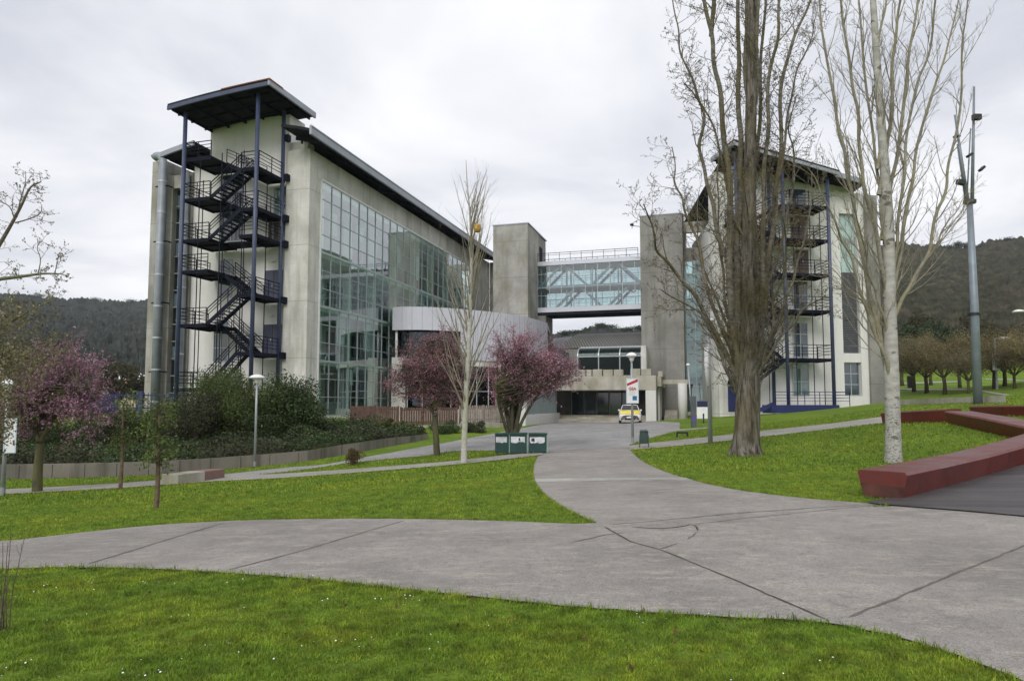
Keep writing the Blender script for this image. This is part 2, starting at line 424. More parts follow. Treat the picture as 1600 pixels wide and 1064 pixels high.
# timber deck beside the red benches
t = NT('dark_deck_boards')
mp = t.n('ShaderNodeMapping'); t.l(t.pos(), mp.inputs[0]); mp.inputs['Rotation'].default_value = (0,0,R(6)); 
y = t.sep(1, mp.outputs[0]); fr = t.math('FRACT', t.math('DIVIDE', y, .145)); idn = t.math('FLOOR', t.math('DIVIDE', y, .145))
wn = t.n('ShaderNodeTexWhiteNoise', noise_dimensions='1D'); t.l(idn, wn.inputs['W'])
gr = t.noise(1, 5, .7, t.mapp((2,30,2)))
c = t.mix(t.ramp(wn.outputs[0], [(0,0),(1,1)]), (.035,.030,.032), (.10,.088,.088))
c = t.mix(t.math('MULTIPLY', t.ramp(gr, [(.4,0),(.65,1)]), .7), c, (.022,.019,.02))
c = t.mix(t.ramp(t.noise(.8,5,.6), [(.5,0),(.75,.5)]), c, (.10,.09,.088))
c = t.mix(t.math('LESS_THAN', fr, .07), c, (.008,.008,.008))
m_deck = t.done(t.bsdf(c, .62, 0, fr, .3, .01, .4))
ribbon('timber_deck', [(1352,786),(1400,781),(1480,757),(1600,724),(1760,682)], [(1370,790),(1420,794),(1500,800),(1620,811),(1830,832)], m_deck, .036, 60, 12, 1)
# joints and cracks: narrow sunk, mossy lines
m_joint = M_plain('mossy_joint', (.055,.05,.03), .95, 0, .5, 6)
m_jf = M_plain('faint_joint', (.13,.115,.10), .95, 0, .3, 6)
def crack(name, px, w, jit=0, mat=None, n=None, lift=.0205):
    G = np.array(toG(px)); L = np.hypot(*np.diff(G,axis=0).T).sum(); n = n or max(8, int(L/.12))
    P = resample(G, n)
    P = P+np.cumsum(rng.normal(size=P.shape)*jit, 0)*.3+rng.normal(size=P.shape)*jit
    T = np.gradient(P, axis=0); T /= np.linalg.norm(T,axis=1)[:,None]+1e-9; N = np.c_[-T[:,1],T[:,0]]
    ww = w*.5*(rng.uniform(.5,1.4,n) if jit else np.ones(n))[:,None]; ww[0] *= .2; ww[-1] *= .2
    A = P+N*ww; B = P-N*ww; X = np.stack([A[:,0],B[:,0]],1); Y = np.stack([A[:,1],B[:,1]],1)
    return struct(gridmesh(name, X, Y, hgt(X,Y)+lift, mat or m_joint))
crack('path_joint', [(945,825),(985,848),(1035,862),(1150,910),(1295,973)], .024, .003)
crack('path_joint', [(1325,968),(1400,938),(1500,897),(1600,857),(1700,820)], .026, .005, m_jf)
crack('path_joint', [(352,894),(460,866),(560,836),(632,815)], .02, .003, m_jf)
crack('path_joint', [(135,884),(200,864),(290,836),(352,818)], .025, .003, m_jf)
crack('path_joint', [(945,822),(1010,817),(1150,803),(1385,788)], .022, .003, m_jf)
crack('path_crack', [(985,825),(1040,828),(1085,821),(1093,832)], .026, .012)
crack('path_crack', [(1090,833),(1075,845)], .02, .008, m_jf)
crack('path_crack', [(885,850),(905,847),(950,836),(975,834)], .02, .010, m_jf)
crack('path_crack', [(1030,860),(1058,851)], .018, .006, m_jf)
crack('path_crack', [(1085,821),(1150,813),(1385,789)], .016, .004, m_jf)
def inpoly(x, y, P):
    c = np.zeros(len(x), bool); n = len(P); j = n-1
    for i in range(n):
        xi, yi = P[i]; xj, yj = P[j]
        if yi != yj:
            k = ((yi > y) != (yj > y)) & (x < (xj-xi)*(y-yi)/(yj-yi)+xi); c ^= k
        j = i
    return c
def onpath(x, y):
    m = np.zeros(len(x), bool)
    for P in POLYS:
        q = (x > P[:,0].min()) & (x < P[:,0].max()) & (y > P[:,1].min()) & (y < P[:,1].max())
        if q.any():
            idx = np.where(q)[0]; m[idx] |= inpoly(x[idx], y[idx], P)
    return m
# soil-brown discs added as painted contact shade at the feet of trunks and posts
t = NT('soil_contact_shade'); n_ = t.noise(14, 5, .75); m_contact = t.done(t.bsdf(t.mix(t.ramp(n_,[(.38,0),(.62,1)]), (.035,.028,.018), (.10,.10,.035)), 1, 0, n_, .8, .02, .1))
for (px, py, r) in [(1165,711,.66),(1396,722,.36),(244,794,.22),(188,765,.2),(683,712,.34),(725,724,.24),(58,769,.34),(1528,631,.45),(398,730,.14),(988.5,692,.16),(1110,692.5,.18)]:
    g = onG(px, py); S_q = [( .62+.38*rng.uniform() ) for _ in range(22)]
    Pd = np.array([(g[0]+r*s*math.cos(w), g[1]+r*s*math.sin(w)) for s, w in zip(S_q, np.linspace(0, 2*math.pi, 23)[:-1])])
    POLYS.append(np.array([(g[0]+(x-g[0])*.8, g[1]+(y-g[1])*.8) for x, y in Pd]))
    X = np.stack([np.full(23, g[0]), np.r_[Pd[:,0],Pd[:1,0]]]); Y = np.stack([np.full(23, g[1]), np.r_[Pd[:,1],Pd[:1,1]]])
    struct(gridmesh('soil_contact_shade', X, Y, hgt(X,Y)+.006, m_contact))
# ------------------------------------------------------------ grass blades
m_blade = M_leaf('grass_blade', [(.075,.135,.016),(.155,.25,.02),(.245,.34,.03),(.12,.20,.018),(.29,.34,.055),(.20,.285,.028)], .6, .45, 5.0, (.6,1.45), True)
def blades(name, x, y, hh, ww, mat, seg=2):
    n = len(x); z = hgt(x, y)+.005
    a = rng.uniform(0, 2*np.pi, n); lean = rng.uniform(.1,1.25,n); b = rng.uniform(0, 2*np.pi, n)
    H = hh*rng.uniform(.45,1.3,n); W = ww*rng.uniform(.6,1.3,n)
    dx, dy = np.cos(a)*W/2, np.sin(a)*W/2; lx, ly = np.cos(b)*lean*H, np.sin(b)*lean*H
    base = np.stack([x,y,z],1); side = np.stack([dx,dy,0*x],1)
    mid = base+np.stack([lx*.35,ly*.35,H*.6],1); tip = base+np.stack([lx,ly,H*(1-.3*lean)],1)
    V = np.stack([base-side, base+side, mid+side*.7, mid-side*.7, tip],1).reshape(-1,3)
    me = bpy.data.meshes.new(name); me.vertices.add(5*n); me.vertices.foreach_set('co', V.ravel())
    o = np.arange(n)[:,None]*5
    L = np.concatenate([o+np.array([0,1,2,3]), o+np.array([3,2,4])],1).ravel()
    me.loops.add(7*n); me.loops.foreach_set('vertex_index', L)
    me.polygons.add(2*n)
    ls = np.stack([np.arange(n)*7, np.arange(n)*7+4],1).ravel(); lt = np.tile([4,3], n)
    me.polygons.foreach_set('loop_start', ls); me.polygons.foreach_set('loop_total', lt)
    me.update(calc_edges=True); me.materials.append(mat)
    ob = bpy.data.objects.new(name, me); COL.objects.link(ob); return ob
def samp(n, y0, y1, spread=.86, pw=1.0, x0=None, x1=None):
    """points on the lawn in a wedge in front of the camera, between two distances"""
    y = y0+(y1-y0)*rng.uniform(0,1,n)**pw; x = rng.uniform(-1,1,n)*(spread*y+.6)
    k = ~onpath(x, y)
    return x[k], y[k]
def lump(x, y):
    return np.clip(.5+.3*fbm(x,y,1.6,77,4)+.35*fbm(x,y,.28,78,2),0,1.3)
xs, ys = samp(330000, 3.3, 7.6)
k = rng.uniform(0,1,len(xs)) < .25+1.3*lump(xs,ys); xs, ys = xs[k], ys[k]
tag(blades('grass', xs, ys, .032*(.35+1.1*lump(xs,ys)), .0065, m_blade), 'short green grass blades of the near lawn', 'grass', kind='stuff')
xs, ys = samp(250000, 7.6, 17)
k = rng.uniform(0,1,len(xs)) < .3+1.2*lump(xs,ys); xs, ys = xs[k], ys[k]
tag(blades('grass', xs, ys, .042*(.5+.8*lump(xs,ys)), .011, m_blade), 'bright green grass blades of the middle lawn', 'grass', kind='stuff')
xs, ys = samp(150000, 17, 42)
k = ys < 30.5-.03*xs
k = k | (xs > 3)
tag(blades('grass', xs[k], ys[k], .075, .028, m_blade), 'green grass blades of the far lawn', 'grass', kind='stuff')
# longer tufts along path edges
ex, ey = [], []
for P in POLYS[:2]:
    Q = resample(P, 2200); off = rng.normal(size=Q.shape)*.05
    for rep in range(5):
        off = rng.normal(size=Q.shape)*.05; ex.append(Q[:,0]+off[:,0]); ey.append(Q[:,1]+off[:,1])
ex = np.concatenate(ex); ey = np.concatenate(ey)
k = (ey > 3) & (~onpath(ex, ey)) & (ey < 26) & (np.abs(ex) < .9*ey)
tag(blades('edge_grass', ex[k], ey[k], .07, .008, m_blade), 'longer grass fringe along the path edge', 'grass', kind='stuff')
# daisies
xs, ys = samp(2400, 3.4, 8.0); k = (fbm(xs,ys,1.1,91,3) > .35) & (rng.uniform(0,1,len(xs)) < np.clip(.5-xs*.14,.05,1)); xs, ys = xs[k], ys[k]
D = MB()
for x, y in zip(xs, ys):
    z = H1(x, y)+.045+random.random()*.012; r = random.uniform(.0035,.0062); tl = random.uniform(-.5,.5)
    D.add([(x+r*math.cos(w), y+r*math.sin(w), z+tl*r*math.sin(w)) for w in np.linspace(0,2*math.pi,8)[:-1]], [tuple(range(7))])
tag(D.build('daisies', M_plain('daisy_white', (.8,.8,.76), .7), fix=False), 'tiny white daisies dotted over the near lawn', 'flowers', kind='stuff')
xs, ys = samp(90, 4.0, 9.5)
C = np.stack([xs,ys,hgt(xs,ys)+.03],1)
tag(quads('fallen_leaves', C, .05, M_plain('dead_leaf', (.13,.07,.03), .9), None), 'brown dead leaves lying on the lawn', 'leaves', kind='stuff')

# ------------------------------------------------------------ sky
W = bpy.data.worlds.new('World'); SC.world = W; W.use_nodes = True
wt = W.node_tree; wt.nodes.clear()
def wn_(t, **k):
    x = wt.nodes.new(t)
    for a, b in k.items(): setattr(x, a, b)
    return x
SUN_EL, SUN_AZ = R(36), R(200)
sky = wn_('ShaderNodeTexSky', sky_type='NISHITA'); sky.sun_disc = False; sky.sun_elevation = SUN_EL; sky.sun_rotation = SUN_AZ; sky.dust_density = 3; sky.air_density = 1
bg1 = wn_('ShaderNodeBackground'); wt.links.new(sky.outputs[0], bg1.inputs[0]); bg1.inputs[1].default_value = .05
tc = wn_('ShaderNodeTexCoord'); sp = wn_('ShaderNodeSeparateXYZ'); wt.links.new(tc.outputs['Generated'], sp.inputs[0])
# project the direction on a flat cloud layer so clouds flatten towards the horizon
mx = wn_('ShaderNodeMath', operation='ADD'); wt.links.new(sp.outputs[2], mx.inputs[0]); mx.inputs[1].default_value = .16
dx = wn_('ShaderNodeMath', operation='DIVIDE'); wt.links.new(sp.outputs[0], dx.inputs[0]); wt.links.new(mx.outputs[0], dx.inputs[1])
dy = wn_('ShaderNodeMath', operation='DIVIDE'); wt.links.new(sp.outputs[1], dy.inputs[0]); wt.links.new(mx.outputs[0], dy.inputs[1])
cb = wn_('ShaderNodeCombineXYZ'); wt.links.new(dx.outputs[0], cb.inputs[0]); wt.links.new(dy.outputs[0], cb.inputs[1])
nz = wn_('ShaderNodeTexNoise'); wt.links.new(cb.outputs[0], nz.inputs[0]); nz.inputs['Scale'].default_value = 1.15; nz.inputs['Detail'].default_value = 7; nz.inputs['Roughness'].default_value = .52; nz.inputs['Distortion'].default_value = .35
cr = wn_('ShaderNodeValToRGB'); wt.links.new(nz.outputs[0], cr.inputs[0])
e = cr.color_ramp.elements; e[0].position = .34; e[0].color = (.60,.62,.68,1); e[1].position = .64; e[1].color = (.97,.97,.985,1)
e2 = cr.color_ramp.elements.new(.48); e2.color = (.79,.80,.84,1)
bg2 = wn_('ShaderNodeBackground'); wt.links.new(cr.outputs[0], bg2.inputs[0]); bg2.inputs[1].default_value = .94
ad = wn_('ShaderNodeAddShader'); wo = wn_('ShaderNodeOutputWorld')
ms = wn_('ShaderNodeMixShader'); ms.inputs[0].default_value = .93
wt.links.new(bg1.outputs[0], ms.inputs[1]); wt.links.new(bg2.outputs[0], ms.inputs[2]); wt.links.new(ms.outputs[0], wo.inputs[0])
sl = bpy.data.lights.new('sun', 'SUN'); sl.energy = 1.35; sl.angle = R(25); sl.color = (1,.97,.93)
so = bpy.data.objects.new('sun', sl); COL.objects.link(so)
so.rotation_euler = (R(90)-SUN_EL, 0, R(180)-SUN_AZ)
# ------------------------------------------------------------ hills
def M_hill(name, c1, c2, c3, sc):
    t = NT(name)
    a = t.noise(sc, 6, .7); b = t.noise(sc*6, 4, .7)
    v = t.n('ShaderNodeTexVoronoi'); t.l(t.pos(), v.inputs['Vector']); v.inputs['Scale'].default_value = sc*4.5
    c = t.ramp(a, [(.3,c1),(.5,c2),(.68,c3)])
    c = t.mix(1, c, t.ramp(b, [(.3,.55),(.7,1.4)]), 'MULTIPLY')
    c = t.mix(1, c, t.ramp(v.outputs['Distance'], [(0,1.25),(.9,.55)]), 'MULTIPLY')
    return t.done(t.bsdf(c, 1, 0, b, .9, 2.5, .05))
m_hillR = M_hill('scrub_hillside', (.034,.042,.022), (.062,.062,.038), (.095,.078,.055), .035)
m_hillL = M_hill('wooded_hillside', (.026,.034,.028), (.042,.05,.042), (.058,.06,.05), .02)
def hill(name, ridge, foot, D0, D1, mat, nx, ny, seed, amp):
    """ridge: (px,py) skyline points at distance D1; foot: (px,py) at D0; surface between with canopy bumps"""
    RX = np.interp(np.linspace(0,1,nx), np.linspace(0,1,len(ridge)), [p[0] for p in ridge]); RY = np.interp(RX, [p[0] for p in ridge], [p[1] for p in ridge])
    FY = np.interp(RX, [p[0] for p in foot], [p[1] for p in foot])
    P = np.zeros((ny, nx, 3)); 
    for j in range(nx):
        a = np.array(atY(RX[j], FY[j], D0)); b = np.array(atY(RX[j], RY[j], D1))
        for i in range(ny):
            f = i/(ny-1)*1.25
            if f <= 1: p = a+(b-a)*f; p[2] = a[2]+(b[2]-a[2])*(f**1.15)
            else: p = b+(b-a)*(f-1)*np.array([1,1,0]); p[2] = b[2]-(f-1)*(b[2]-a[2])*1.2
            P[i,j] = p
    dz = np.abs(fbm(P[...,0], P[...,1], 60, seed, 4))*amp*1.6+np.abs(fbm(P[...,0],P[...,1], 13, seed+5, 3))*amp+rng.uniform(0,1,P.shape[:2])*amp*.35
    P[...,2] += dz
    return struct(gridmesh(name, P[...,0], P[...,1], P[...,2], mat, False))
hill('hill_right', [(1150,400),(1250,392),(1330,390),(1385,388),(1410,384),(1440,388),(1470,388),(1500,391),(1525,389),(1545,380),(1570,377),(1600,375),(1680,362),(1780,350),(1900,352)],
     [(1150,560),(1900,560)], 170, 620, m_hillR, 420, 170, 3, 2.4)
hill('hill_left', [(-700,430),(-400,425),(-200,440),(0,462),(60,468),(90,474),(130,473),(180,477),(230,475),(330,478),(480,500),(600,520)],
     [(-700,600),(600,600)], 200, 900, m_hillL, 460, 150, 11, 3.4)
hill('hill_middle', [(700,530),(800,528),(870,526),(890,523),(920,518),(950,515),(975,519),(1003,521),(1060,520),(1200,505)], [(700,600),(1200,600)], 220, 520, m_hillL, 320, 80, 21, 2.2)
# ------------------------------------------------------------ campus frames
A1 = R(16.2); V1 = (math.sin(A1), math.cos(A1)); U1 = (-math.cos(A1), math.sin(A1)); N1 = (-V1[0], -V1[1])
OL = atY(478, 560, 46.2)[:2]
L = Fr(OL, U1, N1)          # L(s, d, z): s leftwards along the end wall, d outwards (negative = along the glass front)
A2 = R(9.76); W2 = (math.cos(A2), math.sin(A2)); N2 = (math.sin(A2), -math.cos(A2))
OR_ = atY(1125, 560, 54)[:2]
Q = Fr(OR_, W2, N2)         # Q(s, d, z): s to the right along the right building's end wall
# ============================================================ left building
bl = thing('office_building', L(6.5, -18, 0), 'concrete office block with long green glass curtain wall, left of the skybridge', 'building')
FW = lambda t, z, o=0: L(-o, -t, z)      # a point on the glass front: t along it, o outwards
mb = MB(); mb.box((0,-1.5,-.5),(1.88,0,19.35), L); mb.box((0,-34,17.52),(.6,-1.5,19.35), L); mb.box((0,-40,-.5),(.6,-34,19.35), L); mb.box((-.05,-34,-.5),(1.2,-1.5,.88), L)
mb.build('concrete_frame', m_pale, bl, bevel=.03)
zroof = lambda s: 20.6-(.0255 if s < 4.5 else .018)*(s-4.5)**2
mb = MB(); mb.box((1.9,-1.4,-.5),(9.9,-.3,19.4), L); mb.box((1.9,-2.2,19.4),(8.6,-.32,22.15), L)
mb.build('end_wall', m_wall, bl, bevel=.02)
mb = MB(); mb.box((12.25,-14,-.8),(13.45,.0,19.75), L); mb.box((9.9,-1.4,-.5),(10.5,-.1,18.6), L); mb.box((11.65,-1.4,-.5),(12.24,-.15,18.6), L); mb.box((10.5,-1.4,17.6),(11.65,-.2,18.6), L)
mb.build('outer_pier', m_conc, bl, bevel=.02)
mb = MB(); mb.box((4.0,-39.8,-.5),(12.2,-1.45,19.2), L); mb.build('rear_block', m_concR, bl)
# interior behind the glass
mb = MB(); mb.box((3.3,-39.5,.9),(3.6,-1.5,17.5), L); mb.box((.9,-39.5,.6),(3.3,-1.5,.9), L); mb.build('inner_wall', m_inwall, bl)
for z in (4.75, 8.6, 12.45, 17.5):
    MB().box((.22,-33.9,z-.32),(3.3,-1.5,z), L).build('floor_slab', m_inpale, bl)
for k in range(8): MB().box((.75,-3.1-k*4.11,.9),(1.2,-2.6-k*4.11,17.2), L).build('column', m_inpale, bl)
r2 = random.Random(3)
win = MB(); wfr = MB(); bld = MB()
for fl, z0 in enumerate((.9,4.75,8.6,12.45)):
    for k in range(8):
        d0 = -(3.4+k*4.11); 
        if r2.random() < .9:
            win = MB(); wfr = MB(); win.box((3.22,d0-2.9,z0+.95),(3.28,d0-.3,z0+2.8), L)
            wfr.box((3.12,d0-1.65,z0+.95),(3.2,d0-1.55,z0+2.8), L); wfr.box((3.12,d0-2.95,z0+.85),(3.21,d0-.25,z0+.94), L); _w = win.build('inner_window', m_dark, bl); wfr.build('frame', m_inpale, _w)
        if r2.random() < .55:
            h = r2.uniform(.5,2.4); q = r2.choice([0,1.37,2.74])
            MB().box((.5,d0-q-1.2,z0+3.45-h),(.53,d0-q,z0+3.45), L).build('blind', m_blind, bl)
        if r2.random() < .4: MB().box((2.0,d0-2.0,z0+.02),(2.6,d0-.6,z0+.9), L).build('cabinet', m_inwall, bl)
cw = MB().poly([FW(1.5,.9,.02), FW(34,.9,.02), FW(34,17.52,.02), FW(1.5,17.52,.02)]).build('curtain_wall', m_glass, bl)
mb = MB()
t_ = 1.5
while t_ < 34.01:
    mb.box((-.07,-t_-.03,.9),(.02,-t_+.03,17.52), L); t_ += 32.5/24
for k in range(14):
    z = .9+k*1.2785; mb.box((-.055,-34,z-.025),(.018,-1.5,z+.025), L)
for z in (4.75, 8.6, 12.45): mb.box((-.085,-34,z-.11),(.0,-1.5,z+.04), L)
mb.build('mullions', m_mull, cw)
mb = MB(); mb.box((-.09,-1.5,.9),(.03,-1.38,17.66), L); mb.box((-.09,-34,17.54),(.03,-1.38,17.66), L); mb.build('glazing_trim', m_white, cw)
# outer window strip beside the ducts
ws = MB().poly([L(10.5,-.6,1.2), L(11.65,-.6,1.2), L(11.65,-.6,17.6), L(10.5,-.6,17.6)]).build('window_strip', m_glassW, bl)
mb = MB(); sp = MB()
for z in (1.2, 4.9, 8.8, 12.6, 16.2):
    sp.box((10.52,-.75,z),(11.63,-.62,z+1.0), L)
for k in range(14): mb.box((10.5,-.6,1.2+k*1.26),(11.65,-.54,1.26+k*1.26), L)
mb.box((11.05,-.6,1.2),(11.09,-.53,17.6), L)
mb.build('glazing_bars', m_frame, ws); sp.build('spandrels', m_inpale, ws)
MB().box((10.5,-1.35,1.0),(11.65,-1.2,17.6), L).build('dark_room', m_inwall, ws)
# roof
def roofpart(zf, s0, s1, d0, d1, th, n=24, fr=L):
    m = MB(); S = np.linspace(s0, s1, n+1)
    prof = [(s, zf(s)) for s in S]+[(s, zf(s)-th) for s in S[::-1]]
    a = [fr(s,d0,z) for s, z in prof]; b = [fr(s,d1,z) for s, z in prof]; k = len(prof)
    return m.add(a+b, [(i,i+1,k+i+1,k+i) for i in range(k-1)]+[(k-1,0,k,2*k-1)]+[(i,i+1,2*n+1-i-1,2*n+1-i) for i in range(n)]+[(k+i,k+2*n+1-i,k+2*n-i,k+i+1) for i in range(n)])
rf = roofpart(zroof, -1.45, 8.55, -1.3, -41, .22).build('roof', m_soffit, bl)
roofpart(lambda s: zroof(s)+.002, 8.6, 11.5, 1.2, -41, .22, 8).build('low_roof', m_soffit, bl)
roofpart(lambda s: zroof(s)+.002, -1.45, .75, 2.3, -1.29, .2, 6).build('corner_roof', m_soffit, bl)
MB().box((.45,-1.2,19.36),(1.88,-.4,20.1), L).build('roof_wall', m_pale, bl)
mb = MB(); mb.box((-1.62,-41,zroof(-1.5)-.42),(-1.46,2.4,zroof(-1.5)+.1), L); mb.tube([L(-1.56,2.4,zroof(-1.5)+.1), L(-1.56,-41,zroof(-1.5)+.1)], .11, 6)
mb.build('eave_fascia', m_fascia, rf)
roofpart(lambda s: zroof(s)+.06, 8.6, 11.5, 1.36, 1.21, .36).build('verge_fascia', m_fascia, rf)
mb = MB()
for k in range(11):
    d = 1.0-k*3.9
    if k > 9: break
    mb.bar(L(-1.4,d,zroof(-1.4)-.36), L(.45,d,zroof(.4)-.42), .14, .3); mb.bar(L(.0,d,19.3), L(.0,d,zroof(0)-.3), .12)
for s in (-1.1,-.5): mb.bar(L(s,-1.4,zroof(s)-.32), L(s,-40.5,zroof(s)-.32), .1, .16)
mb.build('eave_brackets', m_navy, rf)
mb = MB()
for s in (11.2,10.2,9.2): mb.bar(L(s,.7,zroof(s)-.34), L(s,-1.3,zroof(s)-.34), .1, .2)
mb.build('purlins', m_navy, rf)
# doors and windows on the end wall
def door(nm, fr, s0, s1, z0, z1, mat, par, d=-.3):
    dd = MB().box((s0,d-.02,z0),(s1,d+.06,z1), fr).build(nm, mat, par)
    MB().box(((s0+s1)/2-.02,d+.06,z0+.05),((s0+s1)/2+.02,d+.075,z1-.1), fr).build('door_seam', m_black, dd)
    MB().box(((s0+s1)/2+.08,d+.06,z0+1.0),((s0+s1)/2+.14,d+.12,z0+1.15), fr).build('handle', m_silver, dd)
    return dd
def window(fr, s0, s1, z0, z1, par, nx=2, nz=2, glass=None, d=-.3, fm=None):
    w = MB(); fm = fm or m_frame
    for k in range(nx+1):
        s = s0+(s1-s0)*k/nx; w.box((s-.03,d,z0),(s+.03,d+.07,z1), fr)
    for k in range(nz+1):
        z = z0+(z1-z0)*k/nz; w.box((s0,d,z-.03),(s1,d+.06,z+.03), fr)
    o = w.build('window', fm, par)
    MB().box((s0,d-.02,z0),(s1,d+.03,z1), fr).build('pane', glass or m_pane, o)
    return o
m_pane = M_plain('window_pane', (.05,.07,.085), .06, 0, .25, .9, .0, 1.0)
m_paneG = M_plain('green_window_pane', (.12,.19,.17), .06, 0, .4, .9, .0, 1.0)
m_paneL = M_plain('pale_green_pane', (.36,.5,.47), .12, 0, .2, .9, .0, .8)
m_doorB = M_plain('slate_blue_door', (.055,.06,.10), .55, 0, .15, 1.5)
m_doorR = M_plain('brown_door', (.10,.065,.05), .6, 0, .15, 1.5)
for z in (5.06, 8.87): door('door', L, 2.15, 3.55, z, z+2.15, m_doorB, bl)
door('door', L, 2.5, 3.4, 12.8, 14.9, m_doorR, bl)
window(L, 2.0, 3.0, 13.2, 16.9, bl, 2, 3, m_paneG); window(L, 6.5, 7.7, 4.7, 7.6, bl, 2, 3); window(L, 6.4, 7.5, 9.3, 12.0, bl, 1, 2, m_pane)
window(L, 5.6, 7.4, 13.3, 18.2, bl, 2, 4, m_pane)
for s, z in ((2.9,7.75),(2.9,11.6),(6.0,8.1),(7.0,12.6)):
    MB().lathe([(.02,0),(.14,.02),(.14,.12),(.05,.16)], L(s,-.16,z), 8).build('wall_lamp', m_white, bl)
# ducts
du = thing('duct', L(12.0,.45,.5), 'thick galvanised vent duct with curled top on the left edge of the glass office', 'duct', 'ducts on the end wall')
mb = MB(); p = [L(12.0,.45,.3), L(12.0,.45,19.2)]; rr = [.31,.31]
for w in np.linspace(0, 2.2, 7): p.append(L(12.0+.55*(1-math.cos(w)), .45, 19.2+.75*math.sin(w))); rr.append(.29)
mb.tube(p, rr, 14); mb.build('pipe', m_duct, du, True)
mb = MB()
for k in range(8): mb.tube([L(12.0,.45,1.8+k*2.3), L(12.0,.45,1.9+k*2.3)], .33, 14)
mb.build('bands', m_silver, du)
mb = MB()
for z in (4, 9, 13.5, 17.6): mb.bar(L(11.5,.5,z), L(12.6,.5,z), .05, .09); mb.bar(L(11.5,0,z), L(11.5,.55,z), .05, .09)
mb.build('bracket', m_navy, du)
du = thing('duct', L(10.15,.3,.5), 'slimmer silver vent duct beside the blue fire escape post', 'duct', 'ducts on the end wall')
mb = MB().tube([L(10.15,.3,.3), L(10.15,.3,18.5)], .29, 14); mb.build('pipe', m_duct, du, True)
mb = MB()
for k in range(7): mb.tube([L(10.15,.3,2.8+k*2.4), L(10.15,.3,2.9+k*2.4)], .31, 14)
mb.build('bands', m_silver, du)

